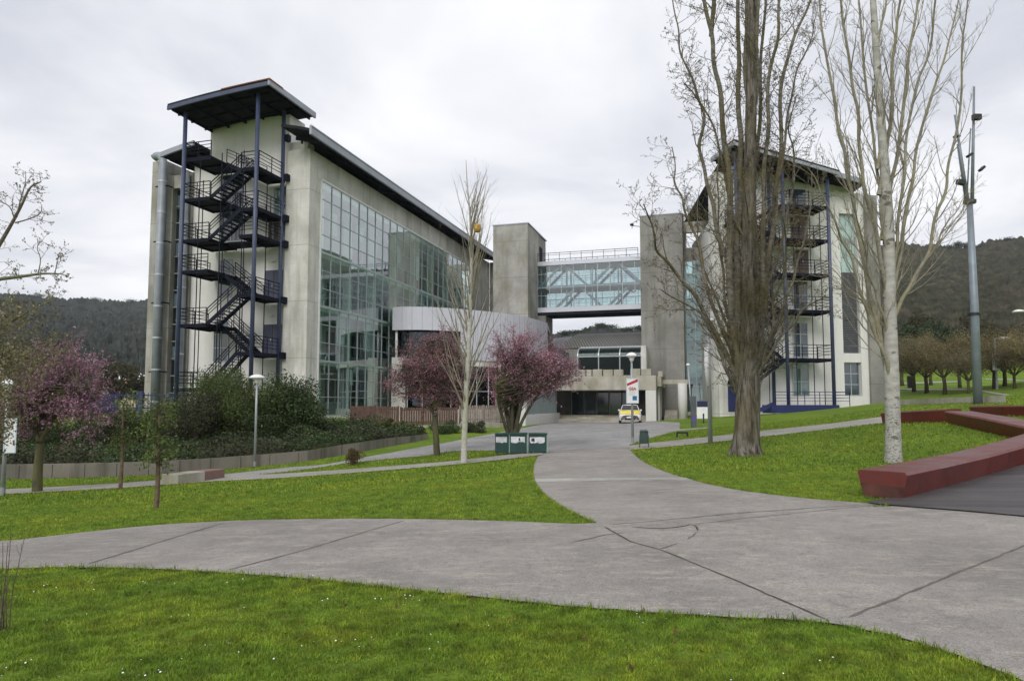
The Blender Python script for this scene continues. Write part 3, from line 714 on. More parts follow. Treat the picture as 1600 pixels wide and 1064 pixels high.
# ============================================================ fire escapes
def rail(m, pts, h=1.05, nrail=4, post=1.0):
    """steel railing along points: rails and posts"""
    P = [Vector(p) for p in pts]
    for a, b in zip(P, P[1:]):
        for k in range(nrail):
            z = Vector((0,0,h*(1-k*.23))); m.bar(a+z, b+z, .035 if k else .05)
        n = max(1, int((b-a).length/post))
        for i in range(n+1):
            q = a+(b-a)*i/n; m.bar(q-Vector((0,0,.1)), q+Vector((0,0,h)), .045)
def fire_escape(fr, label, As, Bs, a0, a1, b0, b1, deep, posts, zc, csp, zground, side, ff=None):
    base = fr((a0+b1)/2, deep/2, zground)
    e = thing('fire_escape', base, label, 'fire escape', 'outdoor stairs on the end walls')
    for s, d, top in posts:
        m = MB().tube([fr(s,d,zground-.2), fr(s,d,top)], .14, 10); m.build('post', m_blue, e, True)
    m = MB()
    lo, hi = min(a0,b0), max(a1,b1)
    for k in range(7):
        s = lo+.35+(hi-lo-.7)*k/6; m.tube([fr(s,deep-.06 if k%2 else 1.5,zground), fr(s,deep-.06 if k%2 else 1.5,As[-1]+1.2 if k%2 else As[-1])], .035, 5)
    m.build('hanger_rods', m_navy, e)
    def landing(s0, s1, z, d0=.0, d1=None):
        d1 = d1 or deep
        o = MB().box((s0,d0,z-.10),(s1,d1,z), fr)
        for d in (d0+.05, d1-.08, (d0+d1)/2): o.box((s0,d-.05,z-.22),(s1,d+.05,z-.10), fr)
        for s in (s0+.05, s1-.05): o.box((s-.05,d0,z-.24),(s+.05,d1,z-.102), fr)
        o.build('landing', m_navy, e)
    rl = MB()
    inA, inB = (a1, b0) if a0 < b0 else (a0, b1)     # inner edges facing the flights
    outA, outB = (a0, b1) if a0 < b0 else (a1, b0)
    for z in As:
        landing(a0, a1, z)
        rail(rl, [fr(outA,.2,z), fr(outA,deep,z), fr(inA,deep,z)])
    for z in Bs:
        landing(b0, b1, z)
        rail(rl, [fr(outB,.2,z), fr(outB,deep,z), fr(inB,deep,z)])
    lv = sorted([(z,0) for z in As]+[(z,1) for z in Bs])
    def flight(z0, k0, z1, k1):
        if z1-z0 > 2.6: return
        front = k0 == side
        d0, d1 = (deep-1.25, deep-.1) if front else (.15, 1.35)
        sa = inA if k0 == 0 else inB; sb = inA if k1 == 0 else inB
        m = MB()
        for d in (d0, d1): m.bar(fr(sa,d,z0-.06), fr(sb,d,z1-.06), .05, .26)
        n = max(2, int(round((z1-z0)/.18)))
        for i in range(n):
            f = (i+.5)/n; s = sa+(sb-sa)*f; z = z0+(z1-z0)*f
            h = abs(sb-sa)/n*.42
            m.box((s-h,d0,z-.02),(s+h,d1,z+.015), fr)
        m.build('flight', m_navy, e)
        for d in (d0, d1): rail(rl, [fr(sa,d,z0), fr(sb,d,z1)], 1.0, 3, .8)
    for j, ((z0,k0),(z1,k1)) in enumerate(zip(lv, lv[1:])):
        if k0 != k1:
            if z1-z0 > .2: flight(z0, k0, z1, k1)
        elif j and z0-lv[j-1][0] < .1: flight(lv[j-1][0], lv[j-1][1], z1, k1)
    rl.build('railing', m_navy, e)
    # canopy roof
    s0, s1, d0, d1 = csp
    cf = roofpart(zc, s0, s1, d0, d1, .16, 16, fr).build('canopy', m_soffit, e)
    f1 = roofpart(lambda s: zc(s)-.04, s0, s1, d0+.14, d0+.02, .26, 16, fr).build('front_fascia', ff or m_blue, cf)
    roofpart(lambda s: zc(s)+.12, s0, s1, d0+.10, d0+.01, .15, 16, fr).build('dark_flashing', m_soffit, cf)
    s_hi = s0
    MB().box((s0-.16,d1,zc(s0)-.28),(s0-.02,d0+.14,zc(s0)+.12), fr).build('side_fascia', m_fascia, cf)
    MB().box((s0-.18,d0-1.3,zc(s0)+.03),(s0-.01,d0+.17,zc(s0)+.15), fr).build('rusty_edge', m_rust, cf)
    roofpart(lambda s: zc(s)+.14, s0, s0+(s1-s0)*.45, d0+.17, d0-.05, .07, 8, fr).build('rusty_edge', m_rust, cf)
    m = MB()
    for k in range(6):
        s = s0+.3+(s1-s0-.6)*k/5; m.bar(fr(s,d0-.05,zc(s)-.28), fr(s,d1+.1,zc(s)-.28), .1, .2)
    for d in (d0-.9, deep*.5, .1):
        for k in range(8):
            sa = s0+(s1-s0)*k/8; sb = s0+(s1-s0)*(k+1)/8
            m.bar(fr(sa,d,zc(sa)-.24), fr(sb,d,zc(sb)-.24), .09, .14)
    m.build('roof_beams', m_navy, cf)
    return e
zcL = lambda s: 22.55-.045*(s-.85)-.005*(s-.85)**2
fe = fire_escape(L, 'dark steel zigzag fire escape under a tilted canopy on the left building end wall', [5.06,8.87,12.8,14.6,17.3], [2.76,7.03,10.66,12.78,15.6,18.4],
    1.95, 3.35, 5.75, 7.85, 2.9, [(2.1,2.95,22.2),(7.9,2.95,21.6),(2.0,.25,22.2)], zcL, (.85,8.75,3.6,-1.7), 1.0, 1)
# clamps on the wall post, gangway between the two sides
mb = MB()
for z in (2.7,5.0,8.8,12.7,14.5,17.4,20.2): mb.box((1.55,-.0,z-.25),(1.85,.35,z+.2), L)
mb.build('wall_clamp', m_navy, fe)
mb = MB().box((3.35,.1,12.62),(5.75,1.4,12.76), L); mb.build('gangway', m_navy, fe)
zcR = lambda s: 21.85-.21*s
fe2 = fire_escape(Q, 'dark steel fire escape stairs with blue posts partly hidden behind the big bare poplar', [5.25,9.05,11.95,14.7,17.4], [3.5,7.2,10.5,13.3,16.1],
    4.6, 8.4, .6, 2.1, 2.0, [(4.55,2.05,20.6),(8.45,2.05,19.8),(.6,2.05,21.4),(4.4,.3,20.6)], zcR, (.2,9.0,2.75,-1.0), 1.2, 1, m_fascia)
# blue plinth and railing at the foot of the right fire escape
bp = MB(); bp.box((3.0,.9,1.0),(8.7,2.3,1.62), Q); bp.build('plinth', m_blue2, fe2)
mb = MB(); rail(mb, [Q(3.2,2.3,1.62), Q(9.6,2.3,1.62), Q(9.6,.3,1.62)], 1.0, 4, 1.2); mb.bar(Q(.5,2.2,.6), Q(3.2,2.2,1.7), .12, .3); mb.build('plinth_railing', m_blue2, fe2)

# ============================================================ right building
br = thing('white_building', Q(7,-10,1), 'pale rendered office block with sloping dark roof behind the bare poplar, right of the skybridge', 'building')
mb = MB(); mb.box((-.1,-1.3,-.5),(1.9,0,20.4), Q); mb.build('concrete_pilaster', m_pale, br, bevel=.03)
mb = MB(); mb.box((1.9,-1.2,-.5),(11.05,-.25,19.5), Q); mb.box((12.65,-1.2,-.5),(13.3,-.25,19.4), Q); mb.box((11.05,-1.2,-.5),(12.65,-.9,19.4), Q); mb.prism([(2.0,-1.21),(13.29,-1.21),(13.29,-20),(7,-20)], -.5, 19.3, Q); mb.box((11.05,-.9,17.6),(12.65,-.26,19.4), Q); mb.box((11.05,-.9,-.5),(12.65,-.26,2.35), Q); mb.box((11.05,-.9,5.12),(12.65,-.3,5.88), Q)
mb.build('end_wall', m_wall, br)
mb = MB(); mb.box((13.3,-14,-.5),(14.45,.02,19.2), Q); mb.build('outer_pier', m_concR, br, bevel=.02)
window(Q, 11.1, 12.6, 2.4, 5.1, br, 2, 3, m_pane, -.6)
window(Q, 11.1, 12.6, 12.7, 17.6, br, 2, 4, m_paneL, -.6)
m_louv = M_plain('louvre_grey', (.085,.09,.10), .6)
mb = MB()
for k in range(44): mb.box((11.1,-.62,5.92+k*.154),(12.6,-.5,6.03+k*.154), Q)
mb.box((11.1,-.7,5.9),(12.6,-.63,12.68), Q); mb.build('louvres', m_louv, br)
door('door', Q, 6.6, 8.1, 15.2, 17.2, m_doorR, br, -.25); door('door', Q, 6.8, 8.1, 12.3, 14.3, m_doorR, br, -.25)
MB().box((6.5,-.27,18.05),(8.0,-.2,19.4), Q).build('window', m_pane, br)
window(Q, 6.6, 7.9, 9.4, 11.7, br, 1, 2, m_doorB and m_pane, -.25); window(Q, 6.5, 7.8, 5.5, 8.3, br, 2, 3, m_pane, -.25); window(Q, 6.4, 7.8, 2.4, 4.6, br, 2, 2, m_paneG, -.25); window(Q, 6.4, 7.8, 4.65, 5.1, br, 1, 1, m_paneL, -.25)
window(Q, 1.95, 2.9, 16.6, 17.9, br, 1, 1, m_pane, -.25); window(Q, 1.95, 2.9, 12.9, 14.2, br, 1, 1, m_pane, -.25); window(Q, 2.0, 2.9, 3.2, 5.2, br, 1, 2, m_pane, -.25)
MB().box((.6,.0,1.1),(1.6,.06,3.1), Q).build('door', m_blue2, br)
zmr = lambda s: 22.41-.2*s
Q3 = Fr(OR_, W2, (N2[0]-.27*W2[0], N2[1]-.27*W2[1]))
rf = roofpart(zmr, .9, 12.45, 1.4, -21, .22, 20, Q3).build('roof', m_soffit, br)
roofpart(lambda s: zmr(s)+.06, .9, 12.47, 1.56, 1.41, .4, 20, Q3).build('verge_fascia', m_fascia, rf)
MB().box((12.46,-21,zmr(12.45)-.36),(12.6,1.56,zmr(12.45)+.06), Q3).build('eave_fascia', m_fascia, rf)
mb = MB()
for k in range(6): mb.bar(Q3(10.8,1.2-k*3.5,zmr(10.8)-.4), Q3(12.4,1.2-k*3.5,zmr(12.4)-.36), .12, .3)
mb.box((9.9,-.25,19.4),(13.3,1.2,zmr(13.3)-.3), Q) if False else None
mb.build('eave_brackets', m_navy, rf)
MB().prism([(1.9,19.5),(12.2,19.4),(12.2,zmr(12.2)-.24),(1.9,zmr(1.9)-.24)], 0, 1, lambda a, b, c: Q(a, -1.2+c*.8, b)).build('gable', m_wall, br)

# ============================================================ towers
def Tfr(px, D):
    o = atY(px, 600, D)[:2]; return Fr(o, (-U1[0],-U1[1]), V1)   # (a right, b deeper, z)
TL = Tfr(770, 72); TR = Tfr(1003, 69)
tw = thing('stair_tower', TL(1.9,4,0), 'tall bare concrete stair tower joining the left end of the glass skybridge', 'tower', 'concrete towers beside the skybridge')
MB().box((0,0,-.5),(3.85,5.0,20.7), TL).build('shaft', m_conc, tw, bevel=.03)
MB().box((0.02,5.0,-.5),(3.8,8.3,20.6), TL).build('rear_shaft', m_concR, tw)
MB().box((-.06,-.06,20.7),(3.93,8.4,20.82), TL).build('coping', m_fascia, tw)
MB().box((3.8,5.2,17.4),(3.87,6.4,19.4), TL).build('roof_door', m_navy, tw)
tw = thing('stair_tower', TR(1.9,4,0), 'tall bare concrete stair tower joining the right end of the skybridge, behind bare branches', 'tower', 'concrete towers beside the skybridge')
MB().box((0,0,-.5),(4.23,11,20.9), TR).build('shaft', m_concR, tw, bevel=.03)
MB().box((-.05,-.05,20.9),(4.29,11.05,21.0), TR).build('coping', m_fascia, tw)
# bridge: along a from the left tower's side at b = 4
bf = Fr(TL(3.86,4.3,0)[:2], (-U1[0],-U1[1]), V1)
BLn = 12.0
b = thing('skybridge', bf(5.5,1.6,14.5), 'two storey glass skybridge with diagonal steel trusses between two concrete towers', 'footbridge')
MB().box((0,-.1,11.45),(BLn,3.3,12.0), bf).build('underside', m_soffit, b)
mb = MB(); mb.box((0,-.22,11.75),(BLn,-.1,12.25), bf); mb.box((0,-.22,16.95),(BLn,-.1,17.4), bf); mb.build('edge_cladding', m_silver, b)
MB().box((0,-.1,16.9),(BLn,3.3,17.3), bf).build('roof', m_clad, b)
MB().box((0,.0,14.35),(BLn,3.2,14.7), bf).build('mid_floor', m_mast, b)
for side_, y_ in (('front',-.08),('rear',3.25)):
    g = MB().poly([bf(0,y_,12.25), bf(BLn,y_,12.25), bf(BLn,y_,16.95), bf(0,y_,16.95)]).build('glazing', m_glassB, b)
    m = MB()
    for k in range(10): m.box((k*BLn/9-.025,y_-.05,12.25),(k*BLn/9+.025,y_,16.95), bf)
    for z in (12.3, 13.6, 14.5, 16.0): m.box((0,y_-.045,z-.02),(BLn,y_-.005,z+.02), bf)
    m.build('mullions', m_frame, g)
m = MB()
for y_ in (.35, 2.9):
    for z0, z1 in ((12.2,14.4),(14.7,16.9)):
        off = 0 if z0 < 13 else 2
        for k in range(5):
            a0 = -1+k*2.9+off*.6; a1 = a0+2.3; 
            za, zb = (z0,z1) if (k+off//2)%2 else (z1,z0)
            if a0 < 0 or a1 > BLn: continue
            m.bar(bf(a0,y_,za), bf(a1,y_,zb), .25, .25)
        for k in range(5): m.bar(bf(.3+k*2.85,y_,z0), bf(.3+k*2.85,y_,z1), .14)
m.build('truss', m_mast, b)
m = MB()
for y_ in (.3,):
    for z0 in (12.2, 14.7): rail(m, [bf(0,y_,z0), bf(BLn,y_,z0)], 1.0, 3, 1.3)
m.build('inner_handrail', m_mast, b)
m = MB(); rail(m, [bf(0,-.05,17.4), bf(BLn-1,-.05,17.4)], .95, 2, 1.15); rail(m, [bf(0,3.2,17.4), bf(BLn-1,3.2,17.4)], .95, 2, 1.15); m.build('roof_railing', m_navy, b)
MB().box((0,-.1,11.4),(.9,3.3,2.5), bf).build('support_pier', m_concR, b)
# recessed wall between the glass front and the left tower
lk = thing('link_block', L(-3,-40,0), 'recessed concrete link with a tall dark window between glass front and left tower', 'building')
MB().box((-6.5,-42,-.5),(0,-40.05,19.4), L).build('wall', m_pale, lk)
window(L, -4.9, -1.0, 9.8, 16.4, lk, 3, 6, m_pane, -40.05+.0)
# glass link between right tower and right building
lx = thing('glass_link', TR(6.5,4,0), 'narrow tall glass link wall squeezed between right concrete tower and white building', 'building')
x0, x1 = 4.25, 8.3
mb = MB(); mb.box((x0,2.0,19.4),(x1,2.5,20.5), TR); mb.build('top_beam', m_conc, lx)
mb = MB(); mb.box((x0,3.0,16.6),(x1,3.5,18.0), TR); mb.build('spandrel_beam', m_concR, lx)
gl = MB().poly([TR(x0,3.0,.9), TR(x1,3.0,.9), TR(x1,3.0,16.6), TR(x0,3.0,16.6)]).build('curtain_wall', M_glass('link_glass', .22, (.4,.6,.6), (.8,.95,.95)), lx)
mb = MB()
for k in range(5): mb.box((x0+k*(x1-x0)/4-.03,2.93,.9),(x0+k*(x1-x0)/4+.03,3.0,16.6), TR)
for k in range(13): mb.box((x0,2.94,.9+k*1.3),(x1,2.99,.95+k*1.3), TR)
mb.build('mullions', m_mull, gl)
mb = MB()
for z in (4.5, 8.3, 11.6, 14.2): mb.box((x0,3.1,z),(x1,6,z+1.1), TR)
mb.build('floor_slabs', m_inwall, lx); MB().box((x0,6,0),(x1,6.3,11.6), TR).build('inner_wall', m_inwall, lx)
MB().box((x0,2.6,-.5),(x1,3.4,.88), TR).build('base_wall', m_pale, lx)

# ============================================================ curved auditorium
au = thing('auditorium', atY(700,600,63)[:2]+(0,), 'low curved auditorium clad in pale zinc panels, behind the two plum trees', 'building')
cpts = [(612,57.2),(640,56.9),(670,57.1),(700,57.8),(730,58.7),(760,59.8),(790,61.3),(815,63),(838,65.5),(856,68.5)]
cw_ = resample(smoothpoly([atY(p,600,D)[:2] for p, D in cpts], 2), 46)
cen = np.array(atY(700,600,80)[:2])
def inset(P, d): 
    V = cen-P; return P+V/np.linalg.norm(V,axis=1)[:,None]*d
def curved(z0, z1, i0, i1, th, mat, nm, par, off=0.0):
    P = inset(cw_[i0:i1], off); I = inset(cw_[i0:i1], off+th); m = MB(); n = len(P)
    vs = [(*p,z0) for p in P]+[(*p,z0) for p in I]+[(*p,z1) for p in P]+[(*p,z1) for p in I]
    fs = []
    for i in range(n-1):
        fs += [(i,i+1,2*n+i+1,2*n+i),(n+i,3*n+i,3*n+i+1,n+i+1),(i,n+i,n+i+1,i+1),(2*n+i,2*n+i+1,3*n+i+1,3*n+i)]
    fs += [(0,2*n,3*n,n),(n-1,2*n-1,4*n-1,3*n-1)]
    return m.add(vs, fs).build(nm, mat, par)
cl = curved(7.9, 9.85, 0, 46, .3, m_clad, 'cladding', au)
cl2 = curved(5.45, 7.9, 14, 46, .3, m_clad, 'lower_cladding', au, .003)
sm = MB()
for i in range(0, 46, 2):
    p = inset(cw_[i:i+1], -.006)[0]; z0 = 7.9 if i < 14 else 5.45
    sm.box((p[0]-.010,p[1]-.005,z0),(p[0]+.010,p[1]+.03,9.85))
sm.build('panel_seams', m_mast, cl)
curved(4.95, 5.45, 0, 46, .5, m_pale, 'concrete_band', au, .1)
curved(-.5, 1.25, 0, 46, .5, m_pale, 'base_wall', au, .1)
g = curved(1.25, 4.95, 3, 46, .03, m_glassW, 'window_band', au, .5)
curved(5.45, 7.9, 1, 15, .03, m_glassW, 'upper_window', au, .9)
curved(.0, 9.0, 1, 46, .1, m_dark, 'interior', au, 2.6)
m = MB()
for i in range(3, 46, 3):
    p = inset(cw_[i:i+1], .44)[0]; m.box((p[0]-.04,p[1]-.04,1.25),(p[0]+.04,p[1]+.04,4.95))
m.build('window_posts', m_frame, g)
curved(2.75, 2.85, 3, 46, .08, m_frame, 'transom', g, .42)
m = MB(); 
for i in range(3,45,3):
    if i in (9, 15, 24, 33, 39): 
        P = inset(cw_[i:i+4], .62); m.poly([(*P[0],2.9),(*P[3],2.9),(*P[3],4.9),(*P[0],4.9)])
m.build('blinds', m_blind, g)
p = cw_[0]; q = inset(cw_[0:1], 1.3)[0]
m = MB(); a = Vector((*p,0)); m.tube([(p[0]+.3,p[1]+.35,5.45),(p[0]+.3,p[1]+.35,7.95)], .11, 10); m.build('slim_column', m_white, au, True)
m = MB(); m.box((p[0]-.02,p[1]+.0,-.5),(p[0]+1.15,p[1]+1.6,5.6)); m.build('corner_pier', m_pale, au)
P = [tuple(x) for x in inset(cw_, .05)]+[tuple(atY(860,600,76)[:2]), tuple(atY(640,600,72)[:2])]
MB().prism(P, 9.5, 9.8).build('roof', m_silver, au)
MB().prism([tuple(x) for x in inset(cw_[2:], 3.0)]+[tuple(atY(850,600,75)[:2]), tuple(atY(650,600,71)[:2])], -.5, 9.5).build('rear_block', m_concR, au)
# ============================================================ entrance
EF = Tfr(868, 64)
en = thing('entrance_building', EF(5,2,0), 'low weathered concrete entrance with deep dark porch under the skybridge', 'building')
w_ = 9.25
MB().box((-1.5,0,2.95),(w_,.9,4.26), EF).build('lintel', m_lintel, en, bevel=.04)
m = MB(); r3 = random.Random(5)
a = -1.2
while a < w_-.3:
    ww = r3.choice([.55,.95,1.0,.9]); 
    if a+ww > w_: break
    if not (5.6 < a < 6.6): m.box((a,.05+r3.random()*.03,4.26),(a+ww-.06,.7,4.84+r3.random()*.06), EF)
    a += ww+.03
m.build('parapet_blocks', m_lintel, en, bevel=.03)
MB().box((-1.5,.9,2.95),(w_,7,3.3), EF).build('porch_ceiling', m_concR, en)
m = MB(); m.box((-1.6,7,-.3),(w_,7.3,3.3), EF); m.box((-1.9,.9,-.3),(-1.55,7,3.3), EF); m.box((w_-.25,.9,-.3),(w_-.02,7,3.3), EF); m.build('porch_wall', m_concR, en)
m = MB()
for k in range(7): m.box((.2+k*1.3,6.9,.55),(1.35+k*1.3,6.98,2.9), EF)
m.build('glass_doors', m_pane, en)
m = MB()
for k in range(8): m.box((.12+k*1.3,6.82,.5),(.2+k*1.3,6.99,2.95), EF)
m.build('door_frames', m_mull, en)
for k in range(4):
    MB().box((-1.5,1.0+k*.75,-.2),(w_-.25,7,.17*(k+1)-.05), EF).build('step', m_lintel, en)
m = MB(); m.box((w_-.95,-.05,-.3),(w_-.02,.5,2.94), EF); m.build('white_column', m_whitec, en, bevel=.02)
for k in range(2): MB().box((w_-.3,2.0+k*2.2,-.3),(w_+.15,2.4+k*2.2,3.6), EF).build('side_column', m_whitec, en)
# right hand arcade
m = MB(); m.box((w_+.0,2.3,3.55),(w_+2.75,2.75,3.95), EF); m.box((w_-.02,.9,3.3),(w_+.4,7,4.2), EF); m.build('arcade_beam', m_lintel, en)
MB().tube([EF(w_+2.2,2.3,0), EF(w_+2.2,2.3,3.6)], .42, 18).build('round_column', m_whitec, en, True)
MB().tube([EF(w_+2.2,2.3,-.5), EF(w_+2.2,2.3,.35)], .5, 18).build('column_base', m_lintel, en)
for k in range(7): MB().box((w_+.45,2.8+k*.35,-.2),(w_+1.8,6.5,.16*(k+1)), EF).build('side_step', m_lintel, en)
m = MB(); rail(m, [EF(w_+1.75,2.6,.1), EF(w_+1.75,5.2,1.2)], .95, 2, .6); m.build('side_handrail', m_navy, en)
m = MB()
for k in range(5): m.box((w_+.1,1.2+k*.9,4.2),(w_+.5,1.8+k*.9,4.7), EF)
m.build('side_blocks', m_lintel, en)
# left flank: slatted window over a white base wall, running back to the porch
fw = Fr(atY(822,600,54)[:2], V1, (-U1[0],-U1[1]))       # (along, right, z)
m = MB().box((0,-.35,-.6),(12.6,0,.85), fw).build('white_base_wall', m_whitec, en, bevel=.02)
g = MB().box((.1,-.3,.85),(12.0,-.22,3.4), fw).build('slatted_window', m_pane, en)
m = MB()
for k in range(18): m.box((.15+k*.66,-.22,.85),(.27+k*.66,-.08,3.4), fw)
m.build('slats', m_mull, g)
MB().box((-.4,-.45,-.6),(.1,.05,3.4), fw).build('corner_post', m_whitec, en)
MB().box((-.4,-2.2,3.4),(12.8,.1,4.6), fw).build('flank_lintel', m_lintel, en)
MB().box((.1,-2.6,-.5),(12.6,-2.2,4.6), fw).build('flank_wall', m_concR, en)
# glazed canopy over the entrance and corrugated vault behind
gc = Tfr(903, 69)
cv = thing('glass_canopy', gc(4,2,5), 'glazed canopy with curved white ribs above the concrete entrance parapet', 'canopy')
prof = [(0,4.6),(0,6.5),(.1,6.8),(.35,7.08),(.8,7.32),(1.5,7.45)]
LG = 6.35
m = MB()
for (y0,z0),(y1,z1) in zip(prof, prof[1:]): m.add([gc(0,y0,z0),gc(LG,y0,z0),gc(LG,y1,z1),gc(0,y1,z1)], [(0,1,2,3)])
g = m.build('glazing', m_glassD, cv, fix=False)
m = MB()
for k in range(4):
    a = k*LG/3
    for (y0,z0),(y1,z1) in zip(prof, prof[1:]): m.bar(gc(a,y0-.05,z0), gc(a,y1-.05,z1), .1, .1)
m.bar(gc(0,-.05,6.45), gc(LG,-.05,6.45), .08); m.bar(gc(0,1.5,7.5), gc(LG,1.5,7.5), .15); m.build('ribs', m_frame, g)
MB().box((-.1,1.6,4.5),(LG+.1,1.9,7.45), gc).build('back_wall', m_dark, cv)
MB().box((LG,-.1,4.2),(LG+.5,1.9,7.45), gc).build('end_pier', m_pale, cv)
MB().box((-.4,-.2,3.9),(LG+.6,2,4.55), gc).build('deck_slab', m_concR, cv)
t = NT('corrugated_roof'); wv = t.n('ShaderNodeTexWave', wave_type='BANDS', bands_direction='X'); t.l(t.mapp((1,.28,0)), wv.inputs[0]); wv.inputs['Scale'].default_value = 1.1
cc = t.mix(t.ramp(wv.outputs['Fac'], [(.2,0),(.8,1)]), (.10,.10,.095), (.23,.23,.22)); cc = t.mix(t.ramp(t.noise(.4,5),[(.4,0),(.7,.5)]), cc, (.09,.085,.06))
m_corr = t.done(t.bsdf(cc, .8, .1, wv.outputs['Fac'], .8, .08))
vr = thing('vaulted_hall', gc(3,10,7), 'hall behind the entrance with a grey corrugated roof falling towards the porch', 'building')
m = MB(); rows = []
for f in np.linspace(0, 1, 10):
    y_ = 2.0+14*f; z = 7.55+2.75*math.sin(f*math.pi/2); rows.append([gc(a,y_,z) for a in np.linspace(-2.2,6.4+.0*f,60)])
m.grid(rows); m.build('corrugated_roof', m_corr, vr, fix=False)
MB().box((-2.2,2.0,-.5),(6.3,16,7.4), gc).build('walls', m_concR, vr)
m = MB().add([gc(-2.2,2,7.5),gc(-2.2,16,10.3),gc(-9,18,10.0),gc(-7.5,3,5.5),gc(-1.0,.3,5.2),gc(-1.0,.5,6.9)], [(0,1,2,3),(0,3,4,5)]); m.build('side_roof', m_louv, vr, fix=False)
# roof gadget on the right tower
an = thing('antenna', TR(-.2,1.5,20.3), 'small thin antenna bracket on the top left edge of the right tower', 'antenna')
m = MB(); p = TR(-.0,1,20.1); m.bar(p, (p[0]-1.0,p[1],p[2]+.1), .05); m.bar((p[0]-.9,p[1],p[2]-.2), (p[0]-.9,p[1],p[2]+.45), .05); m.box((p[0]-1.1,p[1]-.1,p[2]+.1),(p[0]-.75,p[1]+.1,p[2]+.3)); m.build('arm', m_navy, an)
# ------------------------------------------------------------ bare trees
def V3(*a): return Vector(a)
def smooth3(P, R_, it=1):
    for _ in range(it):
        Q = [P[0]]; S = [R_[0]]
        for i in range(len(P)-1):
            Q += [P[i]*.75+P[i+1]*.25, P[i]*.25+P[i+1]*.75]; S += [R_[i]*.75+R_[i+1]*.25, R_[i]*.25+R_[i+1]*.75]
        Q.append(P[-1]); S.append(R_[-1]); P, R_ = Q, S
    return P, R_
def branch(rnd, p, d, length, r0, r1, wig=.12, up=.15, n=7):
    P = [p.copy()]; st = length/n; d = d.normalized()
    for i in range(n):
        d = (d+Vector((rnd.gauss(0,wig),rnd.gauss(0,wig),rnd.gauss(0,wig)*.6+up*st))).normalized()
        p = p+d*st; P.append(p.copy())
    return P, [r0+(r1-r0)*(i/n)**.8 for i in range(n+1)]
def along(P, R_, f):
    x = f*(len(P)-1); i = min(int(x), len(P)-2); g = x-i
    return P[i].lerp(P[i+1], g), R_[i]*(1-g)+R_[i+1]*g, (P[i+1]-P[i]).normalized()
def sprout(rnd, mb, P, R_, n, f0, f1, L0, L1, ang, levels, tips, wig=.12, up=.3, rs=.5, rmin=.004, decay=.45, nsub=5):
    """side branches along a limb, recursing; lengths shrink towards the tip"""
    for i in range(n):
        f = f0+(f1-f0)*((i+rnd.random())/n)
        p, r, t = along(P, R_, f)
        a = rnd.uniform(0, 2*math.pi)
        e1 = t.orthogonal().normalized(); e2 = t.cross(e1)
        o = e1*math.cos(a)+e2*math.sin(a); an = R(rnd.uniform(*ang))
        d = t*math.cos(an)+o*math.sin(an)
        ln = (L0+(L1-L0)*f)*rnd.uniform(.6,1.25)
        rr = max(min(r*rs, ln*.014), rmin)
        B, S = branch(rnd, p, d, ln, rr, max(rr*.25, rmin*.55), wig, up, 6 if levels else 4)
        mb.tube(B, S, 6 if rr > .035 else (4 if rr > .014 else 3), False)
        if levels > 0: sprout(rnd, mb, B, S, nsub, .18, 1.0, ln*decay, ln*decay*.6, ang, levels-1, tips, wig*1.1, up, .6, rmin, decay, nsub)
        if tips is not None:
            for g in ((.4,.7,1.0) if levels == 0 else (1.0,)): tips.append(tuple(along(B, S, g)[0]))
# base helpers
def gp(px, py): return V3(*onG(px, py))
def limb_px(pts, D, dd=0.0, rnd=None):
    """limb through picture points, drifting in depth so the tree is round"""
    n = len(pts); P = []
    for i, (x, y) in enumerate(pts):
        P.append(V3(*atY(x, y, D+dd*(i/(n-1))**1.9)))
    return P
m_poplar = M_bark('poplar_bark', (.235,.215,.18), (.038,.031,.024), (9,9,1.3), 1., .07, (.105,.09,.04))
m_poptop = M_bark('poplar_limbs', (.215,.20,.165), (.075,.066,.05), (6,6,14), .5, .012, (.12,.10,.035))
m_birch = M_bark('pale_bark', (.50,.49,.45), (.34,.325,.285), (5,5,9), .3, .01, (.33,.32,.22))
m_birchtw = M_bark('pale_twigs', (.30,.275,.215), (.2,.18,.13), (5,5,5), .2, .005)
m_twig = M_bark('brown_twigs', (.13,.105,.075), (.075,.06,.045), (6,6,6), .2, .005)

